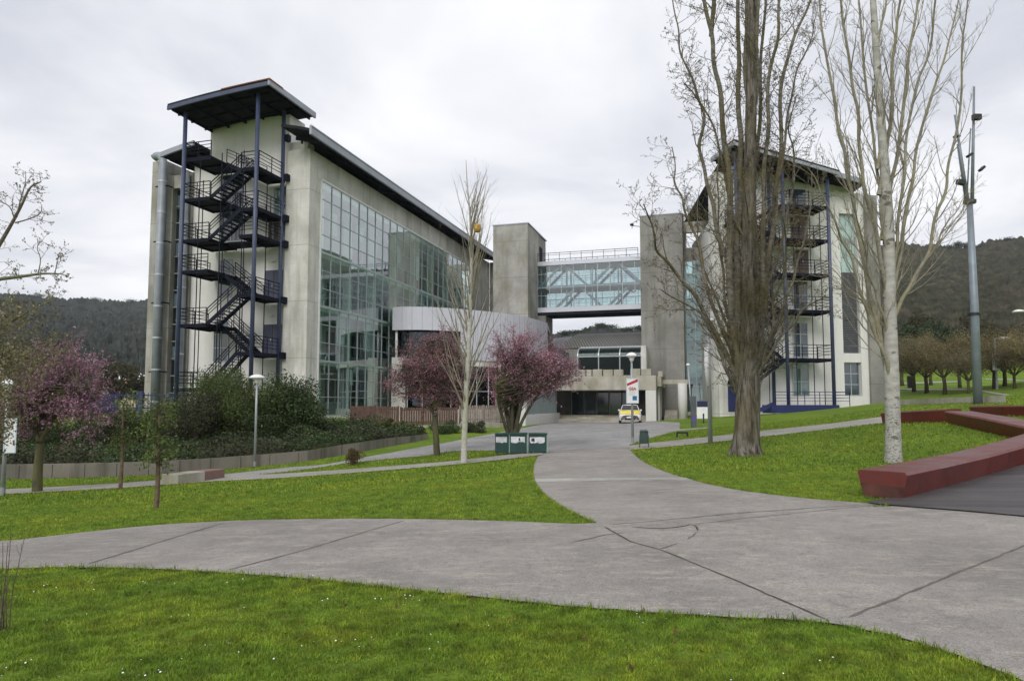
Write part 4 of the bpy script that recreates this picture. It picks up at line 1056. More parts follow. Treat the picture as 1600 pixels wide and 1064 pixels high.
# --- big poplar
def poplar():
    rnd = random.Random(12); D = 22.6; b = gp(1165, 711); D = b.y
    e = thing('poplar_tree', b, 'huge bare poplar with furrowed trunk and many upright leaders, tallest tree of the picture', 'tree', 'bare trees by the paths')
    tr = MB(); P = limb_px([(1166,714),(1166,690),(1168,650),(1168,610),(1168,560),(1169,500),(1169,420),(1170,330),(1172,240),(1174,150),(1175,60),(1176,-40),(1178,-160),(1178,-300)], D)
    RR = [.50,.40,.36,.37,.32,.27,.245,.21,.19,.178,.168,.155,.12,.05]
    # fluted trunk
    P, RR = smooth3(P, RR, 1); n = 44; o = 0; tr2 = MB(); P, RR = smooth3(P, RR, 2)
    for i, (p, r) in enumerate(zip(P, RR)):
        for k in range(n):
            w = 2*math.pi*k/n; fl = 1+(.13*math.sin(5*w+.5*i*.2)+.08*math.sin(9*w+1.7+.3*i))*max(0, 1-i/44)+.055*abs(math.sin(9.5*w+1.1*math.sin(p.z*1.3)+.8*math.sin(w*3+p.z*.7)))*max(.15,1-i/50)+(.25*max(0,math.sin(3*w+.6))*max(0,1-i/8))
            tr2.v.append((p.x+r*fl*math.cos(w), p.y+r*fl*math.sin(w), p.z))
    for i in range(len(P)-1):
        for k in range(n): tr2.f.append((i*n+k, i*n+(k+1)%n, (i+1)*n+(k+1)%n, (i+1)*n+k))
    tr2.build('trunk', m_poplar, e, True)
    mb = MB(); tips = []
    limbs = [ # (pts, r0, r1, depth drift)
        ([(1158,600),(1148,540),(1143,470),(1140,380),(1138,300),(1133,220),(1122,140),(1108,60),(1096,-20),(1088,-120)], .17, .06, -.9),
        ([(1112,60),(1120,-20),(1124,-120)], .09, .05, -1.2),
        ([(1160,570),(1153,480),(1152,390),(1154,300),(1156,220),(1154,140),(1155,60),(1150,-30),(1144,-150)], .165, .06, 1.0),
        ([(1176,590),(1188,520),(1192,440),(1190,350),(1194,270),(1202,200),(1208,130),(1216,60),(1222,-40),(1226,-160)], .13, .04, -1.2),
        ([(1176,560),(1196,470),(1204,380),(1212,290),(1219,200),(1222,120),(1240,60),(1262,10),(1280,-60)], .13, .04, 1.5),
        ([(1178,540),(1182,450),(1178,360),(1180,270),(1186,180),(1190,90),(1196,0),(1200,-120)], .12, .045, 1.8),
        ([(1150,590),(1118,520),(1085,462),(1052,425),(1026,392),(1018,350),(1006,320)], .11, .02, -2.0),
        ([(1148,570),(1122,500),(1103,440),(1090,380),(1066,330),(1052,290),(1050,230)], .10, .02, 1.6),
        ([(1150,610),(1122,545),(1098,490),(1060,468),(1032,452)], .08, .015, -1.0),
        ([(1142,420),(1118,350),(1106,290),(1092,230),(1100,180),(1082,130),(1063,80),(1052,20),(1040,-40)], .10, .02, 2.2),
        ([(1140,330),(1124,240),(1100,160),(1082,145),(1068,130)], .06, .015, -1.6),
        ([(1180,600),(1206,545),(1236,505),(1262,476),(1290,462)], .08, .015, -1.6),
        ([(1184,580),(1216,500),(1240,440),(1252,380),(1264,330),(1268,270)], .08, .02, 1.4),
        ([(1190,470),(1215,400),(1232,330),(1240,260),(1236,200),(1244,150)], .07, .015, -2.2),
        ([(1205,330),(1222,260),(1232,180),(1246,110),(1270,60),(1276,20)], .07, .015, 2.0),
        ([(1152,560),(1130,470),(1128,390),(1120,310),(1124,240)], .08, .02, 2.6),
        ([(1164,600),(1140,520),(1118,470),(1096,410),(1086,352),(1092,300)], .07, .015, 2.9),
        ([(1178,600),(1200,540),(1212,470),(1226,400),(1222,330)], .07, .015, -2.8),
        ([(1175,200),(1186,120),(1184,30),(1190,-60)], .09, .05, -.8), ([(1172,170),(1164,90),(1166,0),(1160,-90)], .09, .05, .7),
        ([(1172,580),(1170,500),(1162,430),(1168,350),(1160,280)], .07, .02, -2.6),
    ]
    for pts, r0, r1, dd in limbs:
        r0 *= .84; r1 *= .84
        P = limb_px(pts, D, dd); P = [a.lerp(b_, g)+V3(rnd.gauss(0,.055),rnd.gauss(0,.07),0) for a, b_ in zip(P, P[1:]) for g in (0,.5)]+[P[-1]]; q0 = pts[0]; tx = 1167+(640-q0[1])*.015; P = [V3(*atY(tx, q0[1]+60, D))]+P if q0[1] > 300 else P
        S = [r0+(r1-r0)*i/(len(P)-1) for i in range(len(P))]; P, S = smooth3(P, S, 2)
        mb.tube(P, S, 8, False)
        L = sum((a-c).length for a, c in zip(P, P[1:]))
        sprout(rnd, mb, P, S, int(L*3.0)+3, .12, 1, 1.5, .9, (25,60), 2, tips, .15, .36, .5, .0055, .5, 4)
    # short brush of shoots where the trunk divides
    for i in range(170):
        w = rnd.uniform(0, 6.28); z = b.z+rnd.uniform(1.9, 4.6); r = .36
        p = V3(b.x+.05+r*math.cos(w), D+r*math.sin(w), z)
        B, S = branch(rnd, p, V3(math.cos(w)*.5,math.sin(w)*.5,1), rnd.uniform(.6,2.2), .013, .004, .1, .35, 5); mb.tube(B, S, 3, False); tips.append(tuple(B[-1]))
    mb.build('branches', m_poptop, e, True, fix=False)
    quads('buds', np.array(tips), .045, M_leaf('poplar_buds', [(.10,.07,.04),(.16,.12,.06),(.12,.09,.045)], .8, .1), e, 1.0)
poplar()
# --- pale barked tree behind the red bench
def birch():
    rnd = random.Random(5); b = gp(1396, 722); D = b.y
    e = thing('bare_tree', b, 'white barked bare tree growing right behind the end of the red bench', 'tree', 'bare trees by the paths')
    P = limb_px([(1396,726),(1396,700),(1395,650),(1393,590),(1391,520),(1390,450),(1389,380),(1385,300),(1379,220),(1373,140),(1368,60),(1362,-30),(1358,-140)], D)
    RR = [.235,.20,.185,.19,.17,.15,.15,.135,.115,.10,.09,.075,.05]; P, RR = smooth3(P, RR, 2)
    t = NT('speckled_bark'); sp_ = t.noise(1, 5, .75, t.mapp((13,13,30),(1,2,3))); zz = t.sep(2)
    low = t.math('MULTIPLY', t.math('SUBTRACT', 2.3+b.z, zz), .8, True)
    c = t.mix(t.ramp(t.noise(1,4,.6,t.mapp((4,4,7))), [(.35,0),(.7,1)]), (.30,.29,.26), (.47,.46,.43))
    c = t.mix(t.math('MULTIPLY', t.ramp(sp_, [(.53,0),(.60,1)]), low), c, (.06,.055,.045))
    c = t.mix(t.ramp(t.noise(1,3,.5,t.mapp((2.2,2.2,5),(3,1,7))), [(.64,0),(.68,.8)]), c, (.09,.08,.06))
    mb_ = t.done(t.bsdf(c, .8, 0, sp_, .4, .01, .3))
    MB().tube(P, RR, 14).build('trunk', mb_, e, True)
    m = MB(); tips = []; ml = MB()
    limbs = [([(1390,590),(1375,545),(1358,505),(1346,455),(1330,400),(1306,350),(1282,300),(1262,262)], .07, .015, -1.2),
      ([(1388,570),(1368,500),(1352,420),(1338,340),(1325,270),(1310,200),(1296,120),(1286,60),(1280,-10)], .085, .03, 1.0),
      ([(1390,480),(1374,400),(1360,330),(1346,260),(1336,180),(1326,100),(1316,20),(1308,-60)], .075, .03, -1.4),
      ([(1388,420),(1376,340),(1366,260),(1356,160),(1350,70),(1340,-20)], .06, .03, 1.4),
      ([(1382,260),(1392,180),(1396,100),(1404,20),(1410,-60)], .07, .03, -.8),
      ([(1388,330),(1402,250),(1412,160),(1422,80),(1432,0),(1440,-60)], .07, .03, 1.0),
      ([(1392,520),(1404,480),(1420,450),(1444,410),(1458,370),(1475,300),(1490,220),(1503,140),(1508,60),(1512,0)], .075, .02, -1.0),
      ([(1393,500),(1402,430),(1412,360),(1424,280),(1440,200),(1462,130),(1486,60),(1500,-10)], .07, .025, 1.5),
      ([(1391,440),(1402,380),(1408,310),(1416,230),(1424,160),(1446,90),(1460,20),(1466,-50)], .06, .025, -1.7),
      ([(1393,560),(1378,500),(1366,450),(1352,400),(1342,350),(1330,310)], .05, .012, -1.9),
      ([(1388,520),(1362,480),(1334,460),(1308,430),(1290,400)], .04, .01, .9),
      ([(1440,420),(1462,380),(1478,350),(1496,330),(1512,300)], .035, .01, .9),
      ([(1378,220),(1370,130),(1376,50),(1384,-30)], .06, .03, .9),]
    for pts, r0, r1, dd in limbs:
        P = limb_px(pts, D, dd); P = [a.lerp(b_, g)+V3(rnd.gauss(0,.035),rnd.gauss(0,.05),0) for a, b_ in zip(P, P[1:]) for g in (0,.5)]+[P[-1]]; q0 = pts[0]; P = [V3(*atY(1396-(722-q0[1]-45)*.055+ (0 if q0[1] < 500 else 0), q0[1]+45, D))]+P if q0[0] < 1400 else P
        S = [r0+(r1-r0)*i/(len(P)-1) for i in range(len(P))]; P, S = smooth3(P, S, 2); ml.tube(P, [r*.85 for r in S], 7, False)
        L = sum((a-c).length for a, c in zip(P, P[1:]))
        sprout(rnd, m, P, S, int(L*2.6)+2, .15, 1, 1.8, .9, (14,38), 2, tips, .09, .42, .5, .0045, .5, 4)
    m.build('twigs', m_birchtw, e, True, fix=False); ml.build('limbs', M_bark('pale_limbs', (.30,.285,.235), (.18,.165,.12), (4,4,9), .3, .01, (.27,.25,.14)), e, True, fix=False)
birch()
# --- slim white tree in the middle
def slim():
    rnd = random.Random(31); b = gp(725, 724); D = b.y
    e = thing('bare_tree', b, 'slim white trunked bare tree standing between the two plum trees', 'tree', 'bare trees by the paths')
    P = limb_px([(725,727),(725,700),(727,640),(731,570),(735,480),(737,400),(735,340),(730,290),(728,250)], D); RR = [.115,.10,.09,.08,.065,.05,.035,.02,.008]
    P, RR = smooth3(P, RR, 2); MB().tube(P, RR, 10).build('trunk', m_birch, e, True)
    m = MB(); tips = []
    for i in range(60):
        f = .24+.58*i/60; p, r, t = along(P, RR, f); w = rnd.uniform(0, 6.28)
        an = rnd.uniform(.3,.62) if f < .5 else rnd.uniform(.2,.42); d = V3(math.cos(w)*an, math.sin(w)*an, 1)
        ln = min(rnd.uniform(1.7,3.6)*(1.2-f*.5), (atY(735,258+rnd.uniform(0,60),D)[2]-p.z)/.95)
        B, S = branch(rnd, p, d, ln, min(r*.5,.03), .005, .04, .07, 7); m.tube(B, S, 4, False)
        sprout(rnd, m, B, S, 5, .2, 1, ln*.42, ln*.25, (14,36), 1 if i % 2 else 0, tips, .05, .3, .6, .0028, .5, 2)
    m.build('branches', m_birchtw, e, True, fix=False)
    q = atY(746, 356, D-.4)
    n = thing('insect_nest', q, 'small round yellow brown nest hanging high in the slim bare tree', 'nest')
    mm = MB().lathe([(.02,-.17),(.09,-.14),(.125,-.05),(.12,.03),(.08,.11),(.02,.15)], q, 14); mm.build('nest_body', M_plain('nest_paper', (.42,.25,.05), .8, 0, .4, 12), n, True)
    MB().bar((q[0],q[1],q[2]+.14),(q[0]+.02,q[1],q[2]+.4),.015).build('nest_twig', m_twig, n)
slim()
# ------------------------------------------------------------ plum trees in pink blossom
def plum(px, py, label, seed, stems, crown, nleaf, D=None, streaky=False, sz=.05, cols=None):
    rnd = random.Random(seed); rg = np.random.default_rng(seed); b = gp(px, py); D = b.y
    e = thing('plum_tree', b, label, 'tree', 'pink plum trees')
    tr = MB(); br_ = MB(); tips = []; bb = []
    for pts, r0, r1, dd in stems:
        P = limb_px(pts, D, dd); S = [r0+(r1-r0)*i/(len(P)-1) for i in range(len(P))]; P, S = smooth3(P, S, 2); tr.tube(P, S, 8)
        bb.append((P, S))
    tr.build('trunk', m_bkplum, e, True)
    for (cx, cy, rx, ry, dz, w) in crown:
        c = V3(*atY(cx, cy, D+dz)); R1 = rx*D/F; R2 = ry*D/F
        for i in range(int(w)):
            a = rg.normal(size=3); a /= np.linalg.norm(a); r = rg.uniform(.2,1)**.5
            tgt = V3(c.x+a[0]*R1*r, c.y+a[1]*R1*r*.9, c.z+a[2]*R2*r)
            P, S = rnd.choice(bb); f = rnd.uniform(.45,1); p, rr, t = along(P, S, f)
            mid = p.lerp(tgt, .5)+V3(rnd.gauss(0,.15),rnd.gauss(0,.15),rnd.gauss(0,.12)+.12)
            Q_, S_ = smooth3([p, mid, tgt], [.02,.012,.004], 2); br_.tube(Q_, S_, 3, False)
            out = (tgt-c).normalized() if (tgt-c).length > .01 else V3(0,0,1)
            for k in range(7):
                dv = (out+V3(rnd.gauss(0,.7),rnd.gauss(0,.7),rnd.gauss(0,.5)+.35)).normalized(); q0 = p.lerp(tgt, rnd.uniform(.5,1))+V3(rnd.gauss(0,.04),rnd.gauss(0,.04),0)
                q1 = q0+dv*rnd.uniform(.25,.65); br_.tube([q0,q1], [.005,.0025], 3, False)
                n = nleaf; fs = rg.uniform(0,1,n)[:,None]
                tips.append(np.array(q0)*(1-fs)+np.array(q1)*fs+rg.normal(size=(n,3))*(.022 if streaky else .045))
    br_.build('branches', m_bkplum, e, fix=False)
    T = np.concatenate(tips)
    quads('blossom', T, sz, cols, e, 1.0, rg=rg)
m_bkplum = M_bark('plum_bark', (.10,.095,.06), (.045,.04,.03), (8,8,3), .6, .02, (.11,.11,.04))
pinkA = M_leaf('dark_plum_blossom', [(.18,.06,.085),(.37,.17,.23),(.12,.045,.055),(.50,.30,.37),(.22,.09,.12)], .6, .3, .9)
pinkB = M_leaf('pink_plum_blossom', [(.27,.09,.15),(.54,.27,.37),(.18,.06,.09),(.70,.46,.55),(.37,.15,.23)], .6, .3, .9)
plum(683, 712, 'dark red plum tree coming into blossom left of the slim white trunk', 3,
     [([(683,714),(681,680),(679,640),(676,600),(672,560),(668,530)], .14, .05, .4), ([(680,650),(664,620),(645,590),(628,575)], .07, .03, -.6), ([(680,640),(694,600),(700,565),(702,535)], .08, .03, .3)],
     [(672,580,46,50,0,60),(690,545,34,36,0,38),(655,600,40,34,-.6,34),(622,590,26,24,-.6,16),(645,555,28,26,.4,22),(700,600,28,40,.5,34),(690,630,36,24,0,20),(722,570,30,34,.3,26),(735,600,22,30,0,18),(612,600,18,20,0,14),(640,620,30,22,0,18)], 13, sz=.06, cols=pinkA)
plum(800, 706, 'bright pink plum tree with several stems behind the green bins', 4,
     [([(800,706),(800,680),(793,650),(786,620),(780,585)], .13, .05, .5), ([(802,704),(806,670),(812,640),(822,605),(835,580)], .11, .04, -.5), ([(800,690),(800,650),(801,610),(804,560)], .11, .04, .0), ([(798,690),(786,655),(778,630),(775,600)], .08, .03, -.9), ([(806,680),(824,640),(846,610),(862,595)], .07, .03, .4)],
     [(810,560,44,50,0,64),(792,540,28,36,.3,30),(835,545,34,34,0,36),(860,580,36,28,-.4,38),(885,575,24,20,-.4,20),(800,600,40,30,0,36),(778,585,18,34,0,16),(850,612,26,18,0,16),(895,582,18,16,0,22),(868,560,26,22,0,26),(815,590,40,40,.4,30)], 13, sz=.06, cols=pinkB)
plum(58, 769, 'wide pink plum tree with drooping blossom at the far left of the lawn', 6,
     [([(58,770),(59,740),(62,700),(66,660),(74,620),(84,580)], .15, .06, .4), ([(64,690),(84,650),(112,620),(140,605)], .08, .03, -.7), ([(62,690),(44,650),(24,620),(0,610)], .08, .03, .5)],
     [(80,620,70,50,0,90),(125,590,50,46,0,54),(100,556,42,34,.3,36),(40,640,52,40,0,52),(145,645,40,42,-.6,40),(10,640,50,46,.6,40),(60,590,46,34,.5,36),(-20,630,46,50,0,34)], 15, streaky=True, sz=.065,
     cols=M_leaf('mauve_plum_blossom', [(.22,.085,.135),(.46,.25,.35),(.13,.05,.075),(.52,.34,.44),(.27,.12,.18)], .6, .3, .9))
# small young evergreens
def young(px, py, h, label, seed, cw, n, lean=0):
    rnd = random.Random(seed); rg = np.random.default_rng(seed); b = gp(px, py)
    e = thing('young_tree', b, label, 'tree', 'young evergreen trees')
    top = b+V3(lean,0,h*.85); P, S = smooth3([b-V3(0,0,.05), b+V3(.02,0,h*.3), b+V3(-.01,.0,h*.55), top], [.06,.05,.035,.012], 2); MB().tube(P, S, 8).build('trunk', m_bkplum2, e, True)
    m = MB(); pts = []
    for i in range(n):
        p, r, t = along(P, S, rnd.uniform(.42,1)); w = rnd.uniform(0,6.28); f = rnd.uniform(.5,1)
        q = p+V3(math.cos(w)*cw*f, math.sin(w)*cw*f, rnd.uniform(-.05,.5)*cw*1.6); mid = p.lerp(q,.5)+V3(0,0,.1)
        Q_, S_ = smooth3([p,mid,q], [.012,.008,.003], 1); m.tube(Q_, S_, 3, False)
        for k in range(26): 
            g = rnd.uniform(.35,1.1); c = p.lerp(q, g); pts.append((c.x+rnd.gauss(0,.07), c.y+rnd.gauss(0,.07), c.z+rnd.gauss(0,.07)))
    m.build('branches', m_twig, e, fix=False); quads('leaves', np.array(pts), .065, m_yleaf, e, 1.2, .5, rg)
m_bkplum2 = M_bark('young_bark', (.16,.12,.08), (.09,.065,.045), (9,9,9), .3, .01)
m_yleaf = M_leaf('young_leaves', [(.06,.10,.02),(.11,.16,.03),(.15,.19,.05),(.05,.08,.02)], .4, .3)
young(244, 794, 2.5, 'small young evergreen tree standing out on the open left lawn', 8, .52, 46)
young(188, 765, 3.1, 'small thin trunked young tree beside the lower path', 9, .42, 34)
young(1098, 642, 3.0, 'thin sapling near the glass link wall', 10, .3, 5) if False else None
# ------------------------------------------------------------ shrubs
m_dkleaf = M_leaf('laurel_leaves', [(.016,.034,.010),(.034,.062,.015),(.062,.095,.024),(.022,.042,.012)], .35, .2, .8)
m_yelleaf = M_leaf('privet_leaves', [(.036,.062,.014),(.065,.095,.02),(.095,.12,.032),(.028,.046,.012)], .5, .25, .8)
m_brleaf = M_leaf('cypress_leaves', [(.028,.042,.018),(.05,.06,.025),(.065,.06,.03),(.02,.032,.014)], .6, .2, .8)
m_rosem = M_leaf('rosemary_leaves', [(.06,.075,.045),(.10,.115,.075),(.14,.135,.10),(.055,.06,.04)], .8, .15, .8)
def bush(px, py, D, wpx, hpx, label, mat, seed, n=5200, size=.10, cat='shrub', nm='shrub', group='shrubs on the planted bank', deep=None, zb=None):
    rg = np.random.default_rng(seed); c = atY(px, py, D); zb = H1(c[0], c[1]) if zb is None else zb
    base = V3(c[0], c[1], zb); rx = wpx*D/F/2*1.22; H = hpx*D/F*1.12; dp = deep or rx*.8
    e = thing(nm, base, label, cat, group)
    n = int(n*1.7); nb = max(8, int(rx*H*5)); m = MB(); pts = []
    for i in range(nb):
        a = rg.normal(size=3); a /= np.linalg.norm(a); r = rg.uniform(.25,.95)
        cc = np.array([c[0]+a[0]*rx*.78*r, c[1]+a[1]*dp*.8*r, c[2]+ -H*.5+H*(.5+a[2]*.42*r)])
        s = rg.uniform(.16,.34)*min(rx*1.3,H)
        k = int(n/nb); q = rg.normal(size=(k,3)); q /= np.linalg.norm(q,axis=1)[:,None]
        pts.append(cc+q*s*rg.uniform(.5,1.12,k)[:,None]*np.array([1.15,1,.85]))
        b0 = Vector((c[0]+a[0]*rx*.3, c[1]+a[1]*.3, zb)); m.tube([b0, b0.lerp(Vector(cc),.5)+V3(0,0,.1), Vector(cc)], [.035,.025,.008], 4, False)
    m.build('stems', m_twig, e, fix=False)
    T = np.concatenate(pts); T[:,2] = np.maximum(T[:,2], zb)
    quads('leaves', T, size, mat, e, 1.0, .3, rg)
    return e
# planted bank behind the retaining wall
wallpx = [(-420,752,31),(-150,748,31),(0,749,31.5),(200,744,31),(300,738,31),(400,729,31),(480,721,32),(560,706.5,33.5),(640,692,36),(668,686,37.5)]
WB = [V3(*onG(x,y)) for x, y, d in wallpx]
wt_ = [22,22,22,22,21,19,17,15,12,8]
bank_near = [(p.x, p.y+.2) for p in WB]; 
bank_far = [(p.x-4-.25*i, p.y+16-i*.9) for i, p in enumerate(WB)]
A_ = resample(bank_near, 60); B_ = resample(bank_far, 60); hw = np.interp(np.linspace(0,1,60), np.linspace(0,1,10), [w*p.y/F-.06 for w, p in zip(wt_, WB)])
f = np.linspace(0,1,16)[None,:,None]; PB = A_[:,None]*(1-f)+B_[:,None]*f
zA = hgt(A_[:,0],A_[:,1])+hw; zB = np.maximum(hgt(B_[:,0],B_[:,1]), zA+.2)+.12
ZB = zA[:,None]*(1-f[...,0])+zB[:,None]*f[...,0]+rng.normal(size=(60,16))*.03
t = NT('bank_soil'); n_ = t.noise(1.5,6,.7); m_bank = t.done(t.bsdf(t.mix(t.ramp(n_,[(.4,0),(.6,1)]), (.03,.045,.015), (.07,.055,.035)), .95, 0, n_, .8, .08, .1))
struct(gridmesh('planted_bank', PB[...,0], PB[...,1], ZB, m_bank))
def bankz(x, y):
    i = np.argmin((PB[...,0]-x)**2+(PB[...,1]-y)**2); return float(ZB.ravel()[i])
rw = thing('retaining_wall', WB[3], 'long low stained concrete retaining wall below the shrubs, left side', 'wall')
m = MB(); SN = 80
C1 = resample([(p.x,p.y) for p in WB], SN); h1 = np.interp(np.linspace(0,1,SN), np.linspace(0,1,10), [w*p.y/F for w, p in zip(wt_, WB)])
zz = hgt(C1[:,0],C1[:,1])
for i in range(SN-1):
    a, b_ = C1[i], C1[i+1]
    m.hexa([(a[0],a[1],zz[i]-.4),(b_[0],b_[1],zz[i+1]-.4),(b_[0],b_[1]+.25,zz[i+1]-.4),(a[0],a[1]+.25,zz[i]-.4),
            (a[0],a[1],zz[i]+h1[i]),(b_[0],b_[1],zz[i+1]+h1[i+1]),(b_[0],b_[1]+.25,zz[i+1]+h1[i+1]),(a[0],a[1]+.25,zz[i]+h1[i])])
m.build('wall', m_low, rw)
m = MB()
for i in range(2, SN-1, 3): m.box((C1[i][0]-.007, C1[i][1]-.012, zz[i]-.1), (C1[i][0]+.007, C1[i][1]+.02, zz[i]+h1[i]-.02))
m.build('wall_joints', m_black, rw)
S_ = [(345,630,39,110,140,'tall loose yellow green shrub below the fire escape',m_yelleaf,9000,.10),
      (455,640,39,104,130,'tall glossy dark evergreen shrub beside the glass facade corner',m_dkleaf,11000,.12),
      (392,645,37.5,110,122,'big bushy mid green shrub just behind the lamp post on the bank',m_yelleaf,11000,.11),
      (448,650,38,100,112,'broad dark laurel shrub right behind the lamp post',m_dkleaf,11000,.13),
      (478,668,37.5,60,76,'dark laurel shrub lowest at the glass facade corner',m_dkleaf,6000,.12),
      (325,655,37.5,90,110,'dark evergreen shrub at the foot of the fire escape posts',m_brleaf,9000,.11),
      (300,668,36,100,90,'dark brownish evergreen shrub left of the lamp post',m_brleaf,8000,.09),
      (238,672,36,90,84,'green leafy shrub behind the small young tree',m_yelleaf,6500,.09),
      (170,680,35,110,76,'dark shrub under the right edge of the wide pink tree',m_brleaf,7000,.09),
      (90,690,34.5,120,70,'dark green hedge shrub behind the wide pink tree trunk',m_dkleaf,7000,.09),
      (10,690,34.5,120,76,'dark hedge shrub at the far left edge behind the lamp banner',m_brleaf,7000,.09),
      (350,610,41,80,70,'light green shrub top rising in front of the stair foot',m_yelleaf,5000,.10),
      (430,698,35,90,34,'low grey green mounded shrub at the foot of the dark evergreen',m_rosem,6500,.06),
      (510,682,38,70,46,'grey green rosemary mound under the glass front',m_rosem,6500,.06),
      (570,680,38.5,90,44,'broad grey green rosemary mound before the wooden fence',m_rosem,8000,.06),
      (470,710,34,60,20,'low trailing grey shrub on the wall edge',m_rosem,3500,.06),
      (420,700,33.6,74,26,'small rounded grey green mound nearest the lamp post',m_rosem,5200,.055),
      (462,702,33.8,70,24,'second rounded grey green mound along the retaining wall',m_rosem,5200,.055),
      (505,700,34.6,70,28,'third rounded grey green mound along the retaining wall',m_rosem,5200,.055),
      (548,694,35.6,66,28,'fourth rounded grey green mound along the retaining wall',m_rosem,5200,.055),
      (592,686,36.8,60,28,'last rounded grey green mound at the right end of the wall',m_rosem,5000,.055),
      (608,668,41,22,52,'small upright green bush against the wooden fence',m_yelleaf,1800,.07)]
for i, (x,y,D,w_,h_,lb,mt,n_,s_) in enumerate(S_):
    c = atY(x, y, D); zb = bankz(c[0], c[1])
    bush(x, y, D, w_, h_, lb, mt, 100+i, n_, s_, zb=min(zb, atY(x,y+h_*.5,D)[2]+.2))
b0 = gp(550, 727)
bush(550, 712, b0.y, 36, 30, 'small reddish round bush alone on the grass wedge', M_leaf('red_shoots', [(.10,.05,.03),(.14,.07,.04),(.06,.06,.025),(.08,.09,.03)], .7, .2), 140, 1600, .045, zb=b0.z)
bush(740, 668, 44, 60, 26, 'low dark hedge patch behind the slim white trunk', m_brleaf, 141, 3500, .07, zb=H1(*atY(740,668,44)[:2]))
bush(700, 672, 43, 60, 30, 'dark green shrub behind the dark red plum trunk', m_dkleaf, 142, 3500, .07, zb=H1(*atY(700,672,43)[:2]))
bush(625, 690, 37.5, 60, 16, 'low weedy green clump at the end of the retaining wall', m_yelleaf, 143, 2500, .05, zb=bankz(*atY(625,690,37.5)[:2])-.1)

# low planting that covers the bank
rgc = np.random.default_rng(55); n_ = 46000
iu = rgc.uniform(0, 58.99, n_); iv = 14.9*rgc.uniform(0,1,n_)**1.5; a_ = iu.astype(int); b_ = iv.astype(int); fu = (iu-a_)[:,None]; fv = (iv-b_)[:,None]
P3 = np.stack([PB[...,0],PB[...,1],ZB],-1)
C = (P3[a_,b_]*(1-fu)+P3[a_+1,b_]*fu)*(1-fv)+(P3[a_,b_+1]*(1-fu)+P3[a_+1,b_+1]*fu)*fv
C[:,2] += rgc.uniform(0,1,n_)*(.15+.55*np.clip(np.sin(C[:,0]*1.3)*np.cos(C[:,1]*1.1+C[:,0]*.4)+.2,0,1))
hf = np.sin(C[:,0]*.9)+np.cos(C[:,1]*.8+C[:,0]*.5)+rgc.normal(size=n_)*.5 > .3
tag(quads('ground_cover', C[hf], .13, m_brleaf, None, 1, .4, rgc), 'dark brownish ground cover on the bank behind the retaining wall', 'ground cover', kind='stuff')
tag(quads('ground_cover', C[~hf], .12, m_dkleaf, None, 1, .4, rgc), 'green ivy patches on the bank behind the retaining wall', 'ground cover', kind='stuff')
lowb = [(330,700,33.5,80,44,'low dark shrub on the wall left of the lamp post',m_brleaf),(375,705,33,60,36,'small yellow green shrub spilling on the wall by the lamp post',m_yelleaf),(240,712,33,90,40,'dark low shrub overhanging the wall behind the small young tree',m_dkleaf),
        (150,715,33,90,44,'dark low shrub overhanging the wall right of the wide pink tree',m_dkleaf),(60,718,33,90,46,'dark low shrub overhanging the wall behind the pink tree trunk',m_brleaf),(-20,718,33,90,46,'dark low shrub at the left edge above the wall',m_dkleaf),
        (420,672,36,80,60,'dark green shrub between lamp post and big dark evergreen',m_dkleaf),(265,655,38,70,60,'olive green shrub before the duct foot',m_yelleaf)]
for i, (x,y,D,w_,h_,lb,mt) in enumerate(lowb):
    c = atY(x, y, D); zb = bankz(c[0], c[1]); bush(x, y, D, w_, h_, lb, mt, 160+i, 5200, .09, zb=min(zb, atY(x,y+h_*.5,D)[2]+.1))
